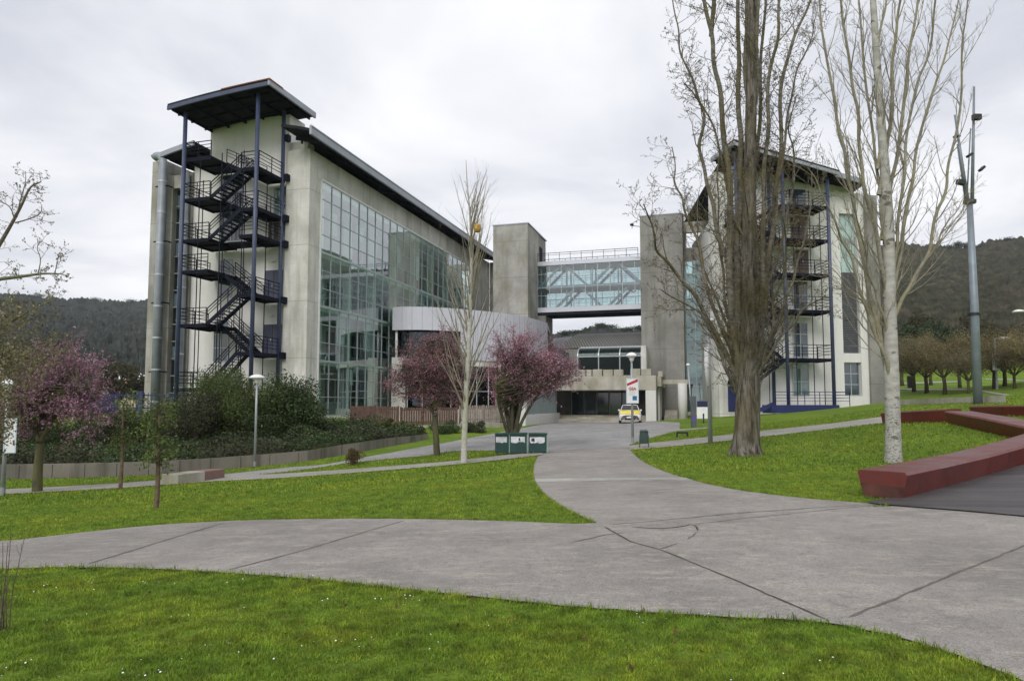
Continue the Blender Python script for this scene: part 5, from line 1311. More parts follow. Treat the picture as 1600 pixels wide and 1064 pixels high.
# ------------------------------------------------------------ near branch with buds at the left edge
def leftbranch():
    rnd = random.Random(77); D = 7.5; rg = np.random.default_rng(77)
    root = V3(*atY(-210, 900, D)); root.z = H1(root.x, root.y)
    e = thing('budding_tree', root, 'bare lichen covered tree with small buds reaching in at the left edge', 'tree')
    P, S = smooth3([root-V3(0,0,.1), V3(*atY(-190,760,D)), V3(*atY(-150,640,D)), V3(*atY(-110,560,D))], [.12,.10,.08,.05], 2)
    MB().tube(P, S, 10).build('trunk', m_twig, e, True)
    m = MB(); tips = []
    L_ = [([(-110,560),(-60,480),(-20,420),(10,370),(30,320),(48,292),(62,286)], .035, .006, .3), ([(22,340),(34,310),(40,285),(41,266)], .008, .003, 0),
          ([(-120,570),(-60,470),(-10,437),(30,432),(60,430),(85,428),(98,425)], .03, .005, -.5), ([(60,430),(62,405),(60,385),(66,378)], .006, .003, .0),
          ([(25,350),(45,342),(66,336),(70,320)], .008, .003, -.2), ([(20,345),(18,325),(5,318),(-5,312)], .008, .003, .2),
          ([(-110,560),(-40,540),(20,500),(60,480),(92,465)], .02, .004, -.9), ([(-110,560),(-30,580),(30,545),(80,530),(100,528)], .02, .004, -.3),
          ([(-110,580),(-40,610),(20,580),(60,570),(95,545)], .02, .004, -1.0), ([(-130,600),(-60,640),(0,620),(40,600)], .02, .004, .4), ([(-100,560),(-40,510),(0,470),(30,470)], .02, .005, .8), ([(84,428),(90,408),(92,398)], .005,.002,0)]
    for pts, r0, r1, dd in L_:
        P = limb_px(pts, D, dd); P = [p+V3(rnd.gauss(0,.012),rnd.gauss(0,.02),rnd.gauss(0,.012)) for p in P]; S = [r0+(r1-r0)*i/(len(P)-1) for i in range(len(P))]; P, S = smooth3(P, S, 2); m.tube(P, S, 6, False)
        L = sum((a-c).length for a, c in zip(P, P[1:]))
        sprout(rnd, m, P, S, int(L*9)+3, .25, 1, .28, .14, (35,75), 1, tips, .2, .3, .6, .0022, .5, 3)
    m.build('branches', M_bark('lichen_twigs', (.16,.14,.10), (.07,.055,.045), (30,30,30), .5, .004, (.16,.20,.09)), e, True, fix=False)
    T = np.array(tips); T = np.repeat(T, 2, 0)+rg.normal(size=(2*len(T),3))*.008
    quads('buds', T, .02, M_leaf('opening_buds', [(.12,.08,.04),(.20,.16,.08),(.10,.13,.04),(.16,.06,.05),(.45,.42,.34)], .7, .2), e, rg=rg)
    # low dense part of the crown with opening leaves
    T2 = []
    for (cx, cy, rx, ry, n) in [(0,600,44,60,1700),(40,560,45,40,1100),(-10,520,44,60,1200),(25,495,44,28,600),(-5,660,34,40,900)]:
        for _ in range(n): T2.append(atY(cx+rnd.gauss(0,rx*.6), cy+rnd.gauss(0,ry*.5), D+rnd.gauss(0,.6)))
    quads('young_leaves', np.array(T2), .035, M_leaf('olive_buds', [(.10,.09,.04),(.15,.14,.06),(.08,.07,.04),(.24,.21,.14)], .7, .25), e, rg=rg)
leftbranch()
# thin weed stalk at the left edge of the near lawn
b = gp(3, 985); e = thing('sapling', b, 'thin leafless stalk standing in the near grass at the left edge', 'sapling')
m = MB(); rnd = random.Random(2)
for i in range(7):
    B, S = branch(rnd, b+V3(rnd.gauss(0,.03),rnd.gauss(0,.03),0), V3(rnd.gauss(0,.12),rnd.gauss(0,.12),1), rnd.uniform(.35,.75), .006, .002, .05, .3, 6); m.tube(B, S, 4, False); 
    if i < 3: sprout(rnd, m, B, S, 5, .3, 1, .12, .08, (20,45), 0, None, .1, .3, .6, .0015)
m.build('stems', m_twig, e, fix=False)
# ------------------------------------------------------------ orchard trees on the right lawn
m_olive = M_leaf('olive_brown_buds', [(.17,.145,.06),(.25,.20,.095),(.15,.14,.06),(.30,.24,.15)], .8, .3, .5)
m_pinkbr = M_leaf('pinkish_buds', [(.16,.145,.075),(.23,.19,.12),(.14,.13,.07),(.28,.24,.16)], .8, .3, .5)
def round_tree(seed, h, w, mat, name='park_tree'):
    rnd = random.Random(seed); rg = np.random.default_rng(seed)
    e = thing(name, (0,0,0), 'x', 'tree')
    fork = h*.27; m = MB().tube([V3(0,0,-.3), V3(.05,0,fork*.5), V3(0,.05,fork)], [.24,.18,.17], 8); m.build('trunk', m_bkplum, e, True)
    m = MB(); tips = []
    for i in range(9):
        a = i*.7+rnd.random(); d = V3(math.cos(a)*rnd.uniform(.5,1.2), math.sin(a)*rnd.uniform(.5,1.2), 1); ln = h*.62*rnd.uniform(.8,1.1)
        B, S = branch(rnd, V3(0,0,fork-.1), d, ln, .10, .02, .12, .06, 7); m.tube(B, S, 5, False)
        sprout(rnd, m, B, S, 11, .2, 1, h*.26, h*.16, (25,60), 1, tips, .12, .2, .5, .011, .5, 6)
    m.build('crown', m_twig, e, fix=False)
    T = np.array(tips); T = np.repeat(T, 5, 0)+rg.normal(size=(5*len(T),3))*h*.04
    quads('buds', T, .13, mat, e, rg=rg); return e
proto = [round_tree(41, 6.9, 6, m_olive), round_tree(42, 6.6, 6, m_pinkbr), round_tree(43, 6.0, 6, m_olive)]
rowp = [(1428,612,0,'first orchard tree right of the white trunk, beside a dark bin'),(1448,614,1,'pinkish orchard tree second right of the white trunk'),(1476,616,0,'olive brown orchard tree standing forward in the middle of the row'),
        (1500,606,2,'small olive orchard tree set back in the middle of the row'),(1514,615,1,'reddish trunked orchard tree just left of the floodlight mast'),(1554,607,0,'orchard tree behind the distant banner lamp'),
        (1570,603,2,'orchard tree just right of the distant banner lamp'),(1586,607,1,'forked orchard tree near the right picture edge'),(1612,606,0,'orchard tree at the right picture edge'),(1455,602,2,'orchard tree in the back row left'),
        (1524,607,0,'orchard tree hidden behind the floodlight mast'),(1410,603,1,'orchard tree close behind the white trunk')]
used = set()
for i, (px, py, k, lb) in enumerate(rowp):
    o = proto[k] if k not in used else copy_tree(proto[k]); used.add(k)
    g = onG(px, py); o.location = g; rs = random.Random(i); o.rotation_euler = (0,0,rs.uniform(0,6.28)); s = rs.uniform(.68,.9)*g[1]/66; o.scale = (s*1.05,s*1.05,s)
    tag(o, lb, 'tree', 'round crowned trees of the park orchard')
# dark evergreens behind the orchard
def evergreen(px, py, D, wpx, hpx, label, seed, mat, n=5000, size=.5):
    rg = np.random.default_rng(seed); c = atY(px, py, D); H = hpx*D/F; rx = wpx*D/F/2; base = V3(c[0], D, c[2])
    e = thing('evergreen_tree', base, label, 'tree', 'trees at the edge of the park')
    MB().tube([base-V3(0,0,3), base+V3(0,0,H*.3), base+V3(0,0,H*.8)], [.4,.3,.08], 6).build('trunk', m_bkplum, e)
    T = []
    for i in range(24):
        a = rg.normal(size=3); a /= np.linalg.norm(a); cc = np.array([c[0]+a[0]*rx*.7, c[1]+a[1]*rx*.7, c[2]+H*(.55+a[2]*.33)]); k = n//24
        q = rg.normal(size=(k,3)); q /= np.linalg.norm(q,axis=1)[:,None]; T.append(cc+q*rx*rg.uniform(.2,.5)*rg.uniform(.6,1.1,k)[:,None])
    quads('crown', np.concatenate(T), size, mat, e, 1, .2, rg)
m_ever = M_leaf('dark_evergreen', [(.018,.035,.014),(.03,.055,.02),(.045,.07,.028)], .6, .2, .15)
m_mixw = M_leaf('winter_wood', [(.06,.06,.03),(.085,.075,.04),(.045,.05,.025),(.11,.095,.06)], .9, .2, .15)
for i, (px,py,D,w_,h_,lb,mt) in enumerate([(1425,588,105,44,84,'dark evergreen just right of the white trunk behind the orchard',m_ever),(1468,588,110,56,92,'broad dark evergreen behind the middle of the orchard',m_ever),
      (1500,586,112,50,70,'rounded evergreen left of the floodlight mast',m_ever),(1545,586,115,50,88,'brownish tree behind the orchard right of the mast',m_mixw),(1585,584,118,56,78,'pale brown bare wooded tree near the right edge',m_mixw),
      (1396,588,108,50,76,'evergreen hidden by the white building corner',m_ever),(1520,585,125,60,100,'tall mixed tree far behind the mast',m_mixw),(1444,585,125,60,100,'far mixed tree above the orchard row',m_mixw)]):
    evergreen(px,py,D,w_,h_,lb,300+i,mt,3800,.42)
for i, (px,py,D,w_,h_,lb,mt) in enumerate([(182,634,112,60,74,'bare brown tree before the distant houses at left',m_mixw),(110,635,160,80,60,'dark tree behind the wide pink tree',m_ever),(222,640,118,50,52,'brown tree beside the left building edge',m_mixw),
      (30,630,160,80,60,'dark green tree far behind the left hedge',m_ever)]):
    evergreen(px,py,D,w_,h_,lb,330+i,mt,2600,.55)
# trees on the hilltops
def ridge_tree(px, py, D, h, w, label, k, mat=m_ever):
    c = V3(*atY(px, py+(10 if D == 600 else 6), D)); e = thing('hilltop_tree', c, label, 'tree', 'small trees on the hill skyline'); rg = np.random.default_rng(k)
    MB().tube([c-V3(0,0,6), c+V3(0,0,h*.7)], [.35,.2], 5).build('trunk', m_twig, e)
    q = rg.normal(size=(900,3))*np.array([w*.26,w*.26,h*.13]); quads('crown', np.array(c)+np.array([0,0,h*.8])+q, .9, mat, e, rg=rg)
for i, (px,py,h,w,lb) in enumerate([(1576,378,9,10,'umbrella shaped pine on the right hill top'),(1482,388,8,8,'small pine on the saddle of the right hill'),(1497,386,10,7,'left of the close pair of hill pines'),(1509,386,9,9,'right of the close pair of hill pines'),(1531,384,6,6,'small shrubby tree left of the hill shoulder'),(1421,387,6,5,'lone small tree above the white trunk fork')]):
    ridge_tree(px, py, 600, h, w, lb, i)
rr = random.Random(9)
for i, (px, py, lb) in enumerate([(885,523,'leftmost small tree on the skyline under the bridge'),(905,520,'second small tree on the skyline under the bridge'),(925,516,'round tree left of the wooded knoll top'),(938,514,'tallest tree on the wooded knoll under the bridge'),
        (952,514,'tree just right of the knoll top'),(966,517,'tree on the right slope of the knoll'),(982,519,'small tree between knoll and tower'),(999,517,'dark tree touching the right tower edge')]):
    ridge_tree(px, py, 500, rr.uniform(4,7), rr.uniform(8,13), lb, 20+i)
for i, (px, py, lb) in enumerate([(128,472,'taller tree on the left hill crest'),(150,472,'second taller tree on the left hill crest'),(60,466,'tree on the left hill crest behind the branches'),(205,474,'crest tree nearest the left building')]):
    ridge_tree(px, py, 860, rr.uniform(8,12), rr.uniform(10,16), lb, 40+i)
# distant houses
def house(px, py, D, w, h, dp, label, wall, roof, rot=.3):
    c = atY(px, py, D); e = thing('house', c, label, 'house', 'far houses in the valley')
    ca, sa = math.cos(rot), math.sin(rot); fr = Fr((c[0],c[1]), (ca,sa), (sa,-ca)); z = c[2]
    MB().box((-w/2,-dp/2,z-3),(w/2,dp/2,z+h), fr).build('wall', wall, e)
    MB().add([fr(-w/2-.4,-dp/2-.4,z+h+.02),fr(w/2+.4,-dp/2-.4,z+h+.02),fr(w/2+.4,dp/2+.4,z+h+.02),fr(-w/2-.4,dp/2+.4,z+h+.02),fr(-w/2,0,z+h+w*.22),fr(w/2,0,z+h+w*.22)], [(0,1,5,4),(2,3,4,5),(0,4,3),(1,2,5),(3,2,1,0)]).build('roof', roof, e)
    for k in range(3): MB().box((-w/2+w*(k+.5)/3-.5,dp/2,z+h*.4),(-w/2+w*(k+.5)/3+.5,dp/2+.06,z+h*.8), fr).build('window', m_pane, e)
m_tile = M_plain('orange_roof_tiles', (.30,.15,.09), .9, 0, .3, .5); m_cream = M_plain('cream_render', (.40,.33,.24), .9, 0, .2, .5)
house(200,612,140,4.2,1.6,5,'cream house with orange tiled roof just left of the left building',m_cream,m_tile,.7)
house(216,616,135,4,1.0,5,'low orange roofed house touching the left building edge',m_cream,m_tile,-.2)
house(172,616,150,4,1.0,5,'small cream house half hidden by the pink tree',m_cream,m_tile,.1)
house(155,558,420,14,2.6,10,'long white house on the far left hillside',m_whitec,m_clad,.0)
house(205,560,440,10,2.2,9,'distant pale house on the hillside by the building edge',m_whitec,m_tile,.0)
house(85,569,400,10,2.5,9,'distant house on the hillside behind the pink tree',m_cream,m_tile,.2)
# ------------------------------------------------------------ red benches
t = NT('red_bench_paint'); n_ = t.noise(1.2,5,.65); n2_ = t.noise(1,5,.7,t.mapp((3,3,.7))); nn = t.n('ShaderNodeNewGeometry'); 
c = t.mix(t.ramp(n_, [(.35,0),(.7,1)]), (.095,.015,.012), (.155,.026,.021)); c = t.mix(t.math('MULTIPLY', t.ramp(n2_, [(.5,0),(.75,1)]), .6), c, (.07,.022,.018))
m_red = t.done(t.bsdf(c, t.ramp(n_, [(.3,.35),(.7,.6)]), 0, t.noise(25,3), .1, .005, .5))
m_redend = M_plain('stained_red_end', (.07,.022,.016), .8, 0, .6, 3)
def bench(P, label, h=.5, wt=.72, wb=.42, joints=(), zs=None):
    """P: ground centreline (front foot) points; trapezoid profile wider at the top"""
    P = [V3(*p) for p in P]; n = len(P)
    if zs is None: zs = [p.z for p in P]
    e = thing('red_bench', P[0], label, 'bench', 'red painted concrete benches')
    def sect(i):
        t_ = (P[min(i+1,n-1)]-P[max(i-1,0)]); t_.z = 0; t_.normalize(); nr = V3(-t_.y, t_.x, 0)     # to the left of travel = back side
        f = P[i]; z = zs[i]; o = (wt-wb)/2
        return [f+V3(0,0,z-f.z-.25)+nr*.0, f+nr*wb+V3(0,0,z-f.z-.25), f+nr*(wb+o)+V3(0,0,z-f.z+h-.03), f+nr*(wb+o-.03)+V3(0,0,z-f.z+h), f-nr*(o-.04)+V3(0,0,z-f.z+h), f-nr*o+V3(0,0,z-f.z+h-.05)]
    rings = [sect(i) for i in range(n)]; m = MB(); vs = [p for r in rings for p in r]; k = 6
    fs = [(i*k+a, i*k+(a+1)%k, (i+1)*k+(a+1)%k, (i+1)*k+a) for i in range(n-1) for a in range(k)]+[tuple(range(k))[::-1], tuple((n-1)*k+a for a in range(k))]
    m.add(vs, fs).build('seat_block', m_red, e, bevel=.0)
    s0 = rings[0]; d = (P[0]-P[1]); d.z = 0; d.normalize(); 
    lowf = lambda a, b_, f: a.lerp(b_, f)
    MB().poly([s0[0]+d*.004, s0[1]+d*.004, lowf(s0[1],s0[2],.72)+d*.004, lowf(s0[0],s0[5],.70)+d*.004]).build('stained_end', m_redend, e)
    for jf in joints:
        x = jf*(n-1); i = min(int(x), n-2); g = x-i; A = [rings[i][a].lerp(rings[i+1][a], g) for a in range(k)]; dd = (P[i+1]-P[i]).normalized()*.008
        c0 = sum(A, V3(0,0,0))/k; A2 = [c0+(p-c0)*1.004 for p in A]
        MB().extr([p-dd for p in A2], A2[0]-dd, A2[0]+dd).build('joint', m_black, e)
def lift(px, py, D): p = atY(px, py, D); return V3(p[0], p[1], p[2])
g1 = [gp(1404,781), gp(1470,763), gp(1536,744), gp(1600,724), gp(1680,697)]
bench(g1, 'long red bench in front beside the dark deck, nearest to the camera', .47, .80, .50, (.30,.62,.9))
g2 = [gp(1486,662), gp(1545,675), gp(1620,694), gp(1720,716)]
bench(g2, 'second red bench behind the lawn, pointing left towards the white trunk', .45, .9, .5, (.36,.8))
g3 = [gp(1381,662.5), gp(1430,661), gp(1484,659.5)]
bench(g3, 'thin far red bench at the end of the side path behind the white trunk', .48, .7, .45, (.5,))
g4 = [gp(1520,650), gp(1570,650.5), gp(1640,651), gp(1750,652)]
bench(g4, 'farthest red bench at right in front of the floodlight mast', .40, .7, .45, (.4,))
# ------------------------------------------------------------ lamps, mast, banners
def lamp(px, py, label, H, group='street lamps', head=.36, r=.05):
    b = gp(px, py); e = thing('street_lamp', b, label, 'street lamp', group)
    MB().tube([b-V3(0,0,.2), b+V3(0,0,H*.55), b+V3(0,0,H-.12)], [r*1.25,r,r*.85], 10).build('pole', m_grey, e, True)
    MB().lathe([(.06,0),(.07,.25)], b, 10).build('base', m_grey, e)
    hd = MB().lathe([(.05,H-.3),(.09,H-.22),(.12,H-.12),(head*.6,H-.10),(head,H-.05),(head*.97,H-.02),(head*.6,H+.06),(.06,H+.1)], b, 20).build('lamp_head', m_white, e, True)
    return e, b
hl = lambda px, py, ty: (py-ty)*gp(px,py).y/F
e, b1 = lamp(398, 730, 'slim street lamp with white disc head before the shrubs, left of the glass office', hl(394,730,590), head=.34)
e, b2 = lamp(988.5, 692, 'street lamp with white disc head and framed banner beside the waste bin', hl(988,692,555), head=.25)
e, b3 = lamp(1110, 692.5, 'street lamp with white disc head left of the big poplar, carrying a folded banner', hl(1110,692,501), head=.27, r=.075)
e, b4 = lamp(4, 775, 'lamp post at the left picture edge carrying a white banner', 3.3, head=.2)
# text helper
def text(s, size, mat, parent, M, name='lettering', bold=False):
    cu = bpy.data.curves.new(name, 'FONT'); cu.body = s; cu.size = size; cu.align_x = 'CENTER'; cu.align_y = 'CENTER'; cu.extrude = .002
    if bold: cu.offset = size*.03
    o = bpy.data.objects.new(name, cu); COL.objects.link(o); bpy.context.view_layer.update()
    me = bpy.data.meshes.new_from_object(o.evaluated_get(bpy.context.evaluated_depsgraph_get())); bpy.data.objects.remove(o)
    off = Vector((0,0,0)); q = parent
    while q is not None: off += q.location; q = q.parent
    me.transform(Matrix.Translation(-off) @ M); me.materials.clear(); me.materials.append(mat)
    o = bpy.data.objects.new(name, me); COL.objects.link(o); o.parent = parent; return o
m_redp = M_plain('banner_red', (.42,.02,.04), .6, 0, .1); m_bluep = M_plain('banner_blue', (.02,.13,.32), .6, 0, .1); m_greyt = M_plain('banner_grey_text', (.4,.42,.45), .7); m_palebl = M_plain('banner_pale_blue', (.5,.6,.68), .6, 0, .05)
def banner(c, w, h, label, rot=0.0, full=True):
    """framed banner board on a pole; c = top centre, facing -Y turned by rot"""
    e = thing('banner', (c[0],c[1],c[2]-h), label, 'banner', 'banners on lamp posts')
    ca, sa = math.cos(rot), math.sin(rot); fr = Fr((c[0],c[1]), (ca,sa), (sa,-ca)); z1 = c[2]; z0 = z1-h
    MB().box((-w/2,.06,z0),(w/2,.09,z1), fr).build('board', m_white, e)
    f = MB(); f.box((-w/2-.03,.05,z0-.03),(-w/2,.10,z1+.03), fr); f.box((w/2,.05,z0-.03),(w/2+.03,.10,z1+.03), fr); f.box((-w/2,.05,z1),(w/2,.10,z1+.03), fr); f.box((-w/2,.05,z0-.03),(w/2,.10,z0), fr); f.build('frame', m_palebl, e)
    f = MB(); f.box((-.05,-.03,z1-.1),(.05,.06,z1-.04), fr); f.box((-.05,-.03,z0+.04),(.05,.06,z0+.1), fr); f.build('bracket', m_grey, e)
    if full:
        MB().add([fr(-w/2,.093,z1-h*.31),fr(-w/2,.093,z1-h*.20),fr(w/2,.093,z1-h*.0),fr(w/2,.093,z1-h*.12)], [(0,1,2,3)]).build('red_stripe', m_redp, e, fix=False)
        MB().box((w*.0,.091,z0+h*.1),(w*.40,.096,z0+h*.28), fr).build('blue_square', m_bluep, e)
        Mx = Matrix.Translation(Vector(fr(0,.097,z1-h*.42))) @ Matrix.Rotation(rot,4,'Z') @ Matrix.Rotation(R(90),4,'X')
        text('GSA', h*.17, m_redp, e, Mx, 'red_letters', True)
        f = MB()
        for k in range(4): f.box((-w*.3,.091,z1-h*(.53+.05*k)),(w*(.28-.06*(k%2)),.094,z1-h*(.515+.05*k)), fr)
        f.build('small_print', m_greyt, e)
    return e
D2 = b2.y
c = atY(989, 592, D2); banner((b2.x+.0, b2.y-.02, c[2]), 17/F*D2, 37/F*D2, 'framed white banner with red stripe and red letters by the waste bin')
c = atY(2, 655, b4.y); banner((b4.x+.16, b4.y, c[2]), .24, .95, 'pale white banner on the lamp post at the left picture edge', .4, False)
c = atY(1104, 547, b3.y); e = thing('folded_banner', (b3.x-.11,b3.y,c[2]-1.5), 'narrow white folded banner hanging on the lamp left of the poplar', 'banner')
MB().tube([(b3.x-.10,b3.y-.05,c[2]+.1),(b3.x-.11,b3.y-.05,c[2]-.7),(b3.x-.07,b3.y-.05,c[2]-57/F*b3.y)], [.075,.085,.05], 8).build('cloth', m_white, e, True)
m = MB(); m.bar((b3.x,b3.y,c[2]+.1),(b3.x-.14,b3.y-.05,c[2]+.1),.03); m.build('arm', m_grey, e)
# distant lamp with banner and right edge lamp
b = gp(1558, 608); e = thing('street_lamp', b, 'distant lamp with side arm and small banner among the orchard trees', 'street lamp', 'street lamps')
Hh = (608-529)*b.y/F; MB().tube([b,b+V3(0,0,Hh)],[.09,.07],8).build('pole', m_grey, e); MB().bar(b+V3(-.1,0,Hh), b+V3(.95,0,Hh+.1), .07).build('arm', m_grey, e); MB().box((b.x+.5,b.y-.15,b.z+Hh),(b.x+1.1,b.y+.15,b.z+Hh+.14)).build('lamp_head', m_white, e)
banner((b.x-.05,b.y-.05,atY(1556,553,b.y)[2]), 11/F*b.y, 25/F*b.y, 'small distant banner with red top and blue mark on the orchard lamp')
b = V3(*atY(1625, 690, 22)); b.z = H1(b.x,b.y); e = thing('street_lamp', b, 'white curved lamp head reaching in at the right picture edge', 'street lamp', 'street lamps')
z = atY(1600,487,22)[2]-b.z; MB().tube([b-V3(0,0,.2),b+V3(0,0,z+.1)],[.08,.06],10).build('pole', m_grey, e, True)
xh = atY(1592,485,22)[0]; MB().tube([(b.x,b.y,b.z+z),(b.x-.3,b.y,b.z+z+.04),(xh,b.y,b.z+z+.02)],[.03,.03,.03],8).build('arm', m_grey, e)
m = MB().lathe([(.03,-.03),(.17,-.015),(.165,.01),(.1,.05),(.02,.07)], (xh-.02,b.y,b.z+z+.0), 16); m.build('lamp_head', m_white, e, True)
c = atY(1603,530,22); banner((c[0]+.03,22,c[2]), .2, .85, 'white banner cut by the right picture edge', 0, False)
# floodlight mast
b = gp(1528, 631); D = b.y; e = thing('floodlight_mast', b, 'tall grey floodlight mast with two thin raised arms behind the red benches', 'mast')
zt = lambda y: atY(1525,y,D)[2]
xt = lambda x, y: atY(x,y,D)[0]
MB().tube([b-V3(0,0,.3), (xt(1522.5,478),D,zt(478)), (xt(1515,316),D,zt(316))], [.21,.19,.14], 14).build('pole', m_mast, e, True)
MB().tube([(xt(1522,492),D,zt(492)),(xt(1522,489),D,zt(489))], .30, 14).build('collar', m_black, e)
MB().tube([(xt(1515,318),D,zt(318)),(xt(1515,313),D,zt(313))], .30, 8).build('top_plate', m_black, e)
m = MB()
for (xa, xb, yb, dd) in ((1519,1522,136,0),(1515.5,1518,200,.25),(1512,1492,180,0),(1514,1497,225,.25)):
    m.tube([(xt(xa,315),D+dd,zt(315)),(xt(xb,yb),D+dd*.3,zt(yb))],[.09 if dd == 0 else .04,.05 if dd == 0 else .03],8)
m.build('arms', m_mast, e, True)
for (x,y,w_,h_,rt) in ((1522,186,13,9,0),(1491,216,9,3,0),(1511,245,9,4,-.6),(1530,266,10,4,-.75),(1497,287,12,8,.2)):
    c = V3(xt(x,y), D-.2, zt(y)); k = D/F; q = MB().box((-w_/2*k,-.12,-h_/2*k),(w_/2*k,.12,h_/2*k)); M4 = Matrix.Translation(c) @ Matrix.Rotation(rt,4,'Y')
    q.v = [tuple(M4 @ Vector(v)) for v in q.v]; f = q.build('floodlight', m_black, e, bevel=.02)
# leaning pole by the right tower
b = gp(1082, 662); e = thing('lamp_pole', b, 'thin slightly leaning pale pole against the right tower corner', 'pole')
MB().tube([b, V3(*atY(1075,572,b.y))], [.07,.045], 8).build('pole', m_grey, e, True); p = atY(1075,570,b.y); MB().lathe([(.05,-.1),(.14,-.02),(.12,.06),(.03,.1)], p, 10).build('lamp_head', m_white, e)
# information totem, board, small frame
b = gp(1084, 668); k = b.y/F; e = thing('totem', b, 'tall grey information totem with purple label on the grass', 'sign')
MB().box((b.x-4*k,b.y-.1,b.z-.1),(b.x+4*k,b.y+.1,b.z+49*k)).build('panel', m_louv, e, bevel=.02); MB().box((b.x-2.5*k,b.y-.108,b.z+10*k),(b.x+2.5*k,b.y-.102,b.z+17*k)).build('purple_label', M_plain('purple', (.1,.07,.35), .6), e)
b = gp(1099, 661); k = b.y/F; e = thing('notice_board', b, 'white notice board with dark blue top on a short post', 'sign')
MB().box((b.x-10*k,b.y-.05,b.z+7*k),(b.x+9*k,b.y+.02,b.z+25*k)).build('board', m_white, e); MB().box((b.x-9*k,b.y-.06,b.z+25.1*k),(b.x+9*k,b.y+.03,b.z+34*k)).build('blue_top', M_plain('dark_blue_panel', (.012,.014,.06), .5), e); MB().box((b.x-1*k,b.y-.09,b.z-.1),(b.x+1*k,b.y-.052,b.z+15*k)).build('post', m_black, e)
b = gp(1066, 683); k = b.y/F; e = thing('low_frame', b, 'low dark metal hoop frame on the grass beside the side path', 'barrier')
m = MB(); m.bar((b.x-8*k,b.y,b.z-.05),(b.x-8*k,b.y,b.z+7*k),.07); m.bar((b.x+8*k,b.y,b.z-.05),(b.x+8*k,b.y,b.z+7*k),.07); m.bar((b.x-8.9*k,b.y,b.z+7*k),(b.x+8.9*k,b.y,b.z+7*k),.08); m.build('hoop', m_black, e)
# low wall in the park, right
a = gp(1400,632); c = gp(1572,629.5); e = thing('low_wall', a, 'long low mossy concrete wall on the grass behind the red benches', 'wall')
MB().hexa([a+V3(0,0,-.3),c+V3(0,0,-.3),c+V3(0,.4,-.3),a+V3(0,.4,-.3),a+V3(0,0,.28),c+V3(0,0,.36),c+V3(0,.4,.36),a+V3(0,.4,.28)]).build('wall', m_lintel, e)
b = gp(1424,606); e = thing('park_bin', b, 'dark bin among the orchard trees beside the first trunk', 'bin'); MB().lathe([(.35,0),(.4,1.1),(.36,1.15)], b, 10).build('body', m_black, e); MB().lathe([(.42,1.15),(.3,1.3)], b, 10).build('lid', m_black, e)
# ------------------------------------------------------------ waste bin
b = gp(1006.5, 700); k = b.y/F; e = thing('waste_bin', b, 'dark green slatted waste bin on two legs at the path corner', 'bin')
w_ = 6.2*k; z0 = b.z+7*k; z1 = b.z+26*k
m = MB()
for i in range(12):
    a = math.pi*2*i/12; m.box((b.x+w_*.88*math.cos(a)-.03,b.y+w_*.7*math.sin(a)-.015,z0),(b.x+w_*.88*math.cos(a)+.03,b.y+w_*.7*math.sin(a)+.015,z1))
m.build('slats', M_plain('bin_slats', (.035,.06,.055), .5), e)
MB().lathe([(w_*.7,z0-b.z),(w_*.72,z1-b.z-.02),(w_*.6,z1-b.z-.02)], b, 14).build('liner', m_black, e, True)
MB().lathe([(w_*.95,z1-b.z-.02),(w_*.98,z1-b.z+.03),(w_*.7,z1-b.z+.06)], b, 14).build('rim', M_plain('bin_rim', (.06,.08,.08), .5), e, True)
for s in (-1,1): MB().tube([(b.x+s*w_*1.15,b.y,b.z-.05),(b.x+s*w_*1.08,b.y,z1-.15)], .022, 8).build('leg', m_louv, e)
m = MB(); m.bar((b.x-w_*1.1,b.y,z0+.02),(b.x+w_*1.1,b.y,z0+.02),.03); m.build('crossbar', m_louv, e)
# ------------------------------------------------------------ green containers
bb_ = [gp(785,713.5), gp(811,712), gp(841,709)]
for i, (xa, xb, yt, yb, lb) in enumerate([(773.5,796,679,707,'left green container box with torn paper notice, touching the plum tree trunk'),(797,824,678.5,707.5,'middle green container box with paper notice and black mark'),(826.5,855,679,706.5,'right green container box with ragged purple white notice')]):
    g = gp((xa+xb)/2, 712-i*1.5); D = g.y; k = D/F; x0 = atY(xa,700,D)[0]; x1 = atY(xb,700,D)[0]; zt_ = atY(xa,yt,D)[2]; zb_ = atY(xa,yb,D)[2]
    e = thing('green_container', g, lb, 'container', 'green containers beside the path')
    MB().box((x0,D,zb_),(x1,D+.55,zt_)).build('body', m_bin, e, bevel=.012)
    MB().box((x0-.01,D-.03,zt_),(x1+.01,D+.57,zt_+.05)).build('lid', M_plain('bin_lid', (.015,.055,.045), .4), e)
    for s in (x0+.04, x1-.1):
        MB().box((s,D+.05,g.z-.1),(s+.06,D+.5,zb_-.001)).build('leg', m_louv, e)
    m = MB(); rr = random.Random(i+3); n = 9; ya = zt_-.08; yb_ = zt_-.08-10*k*.9
    top = [(x0+.03+(x1-x0-.12)*j/n, ya-rr.uniform(0,.012)) for j in range(n+1)]; bot = [(x, yb_+rr.uniform(-.03,.03)) for x, _ in top][::-1]
    m.poly([(x,D-.004,z) for x, z in top+bot]).build('paper_notice', m_paper, e)
    if i: MB().poly([(x0+(x1-x0)*(.5 if i == 1 else .14),D-.008,ya-.06),(x0+(x1-x0)*(.58 if i == 1 else .3),D-.008,ya-.04),(x0+(x1-x0)*(.6 if i == 1 else .32),D-.008,ya-.17),(x0+(x1-x0)*(.5 if i == 1 else .12),D-.008,ya-.15)]).build('dark_mark', m_black, e)
    m = MB(); m.box((x1-.02,D-.02,zb_),(x1+.012,D-.001,zt_)); m.build('edge_trim', M_plain('pale_green_trim', (.22,.33,.28), .5), e)
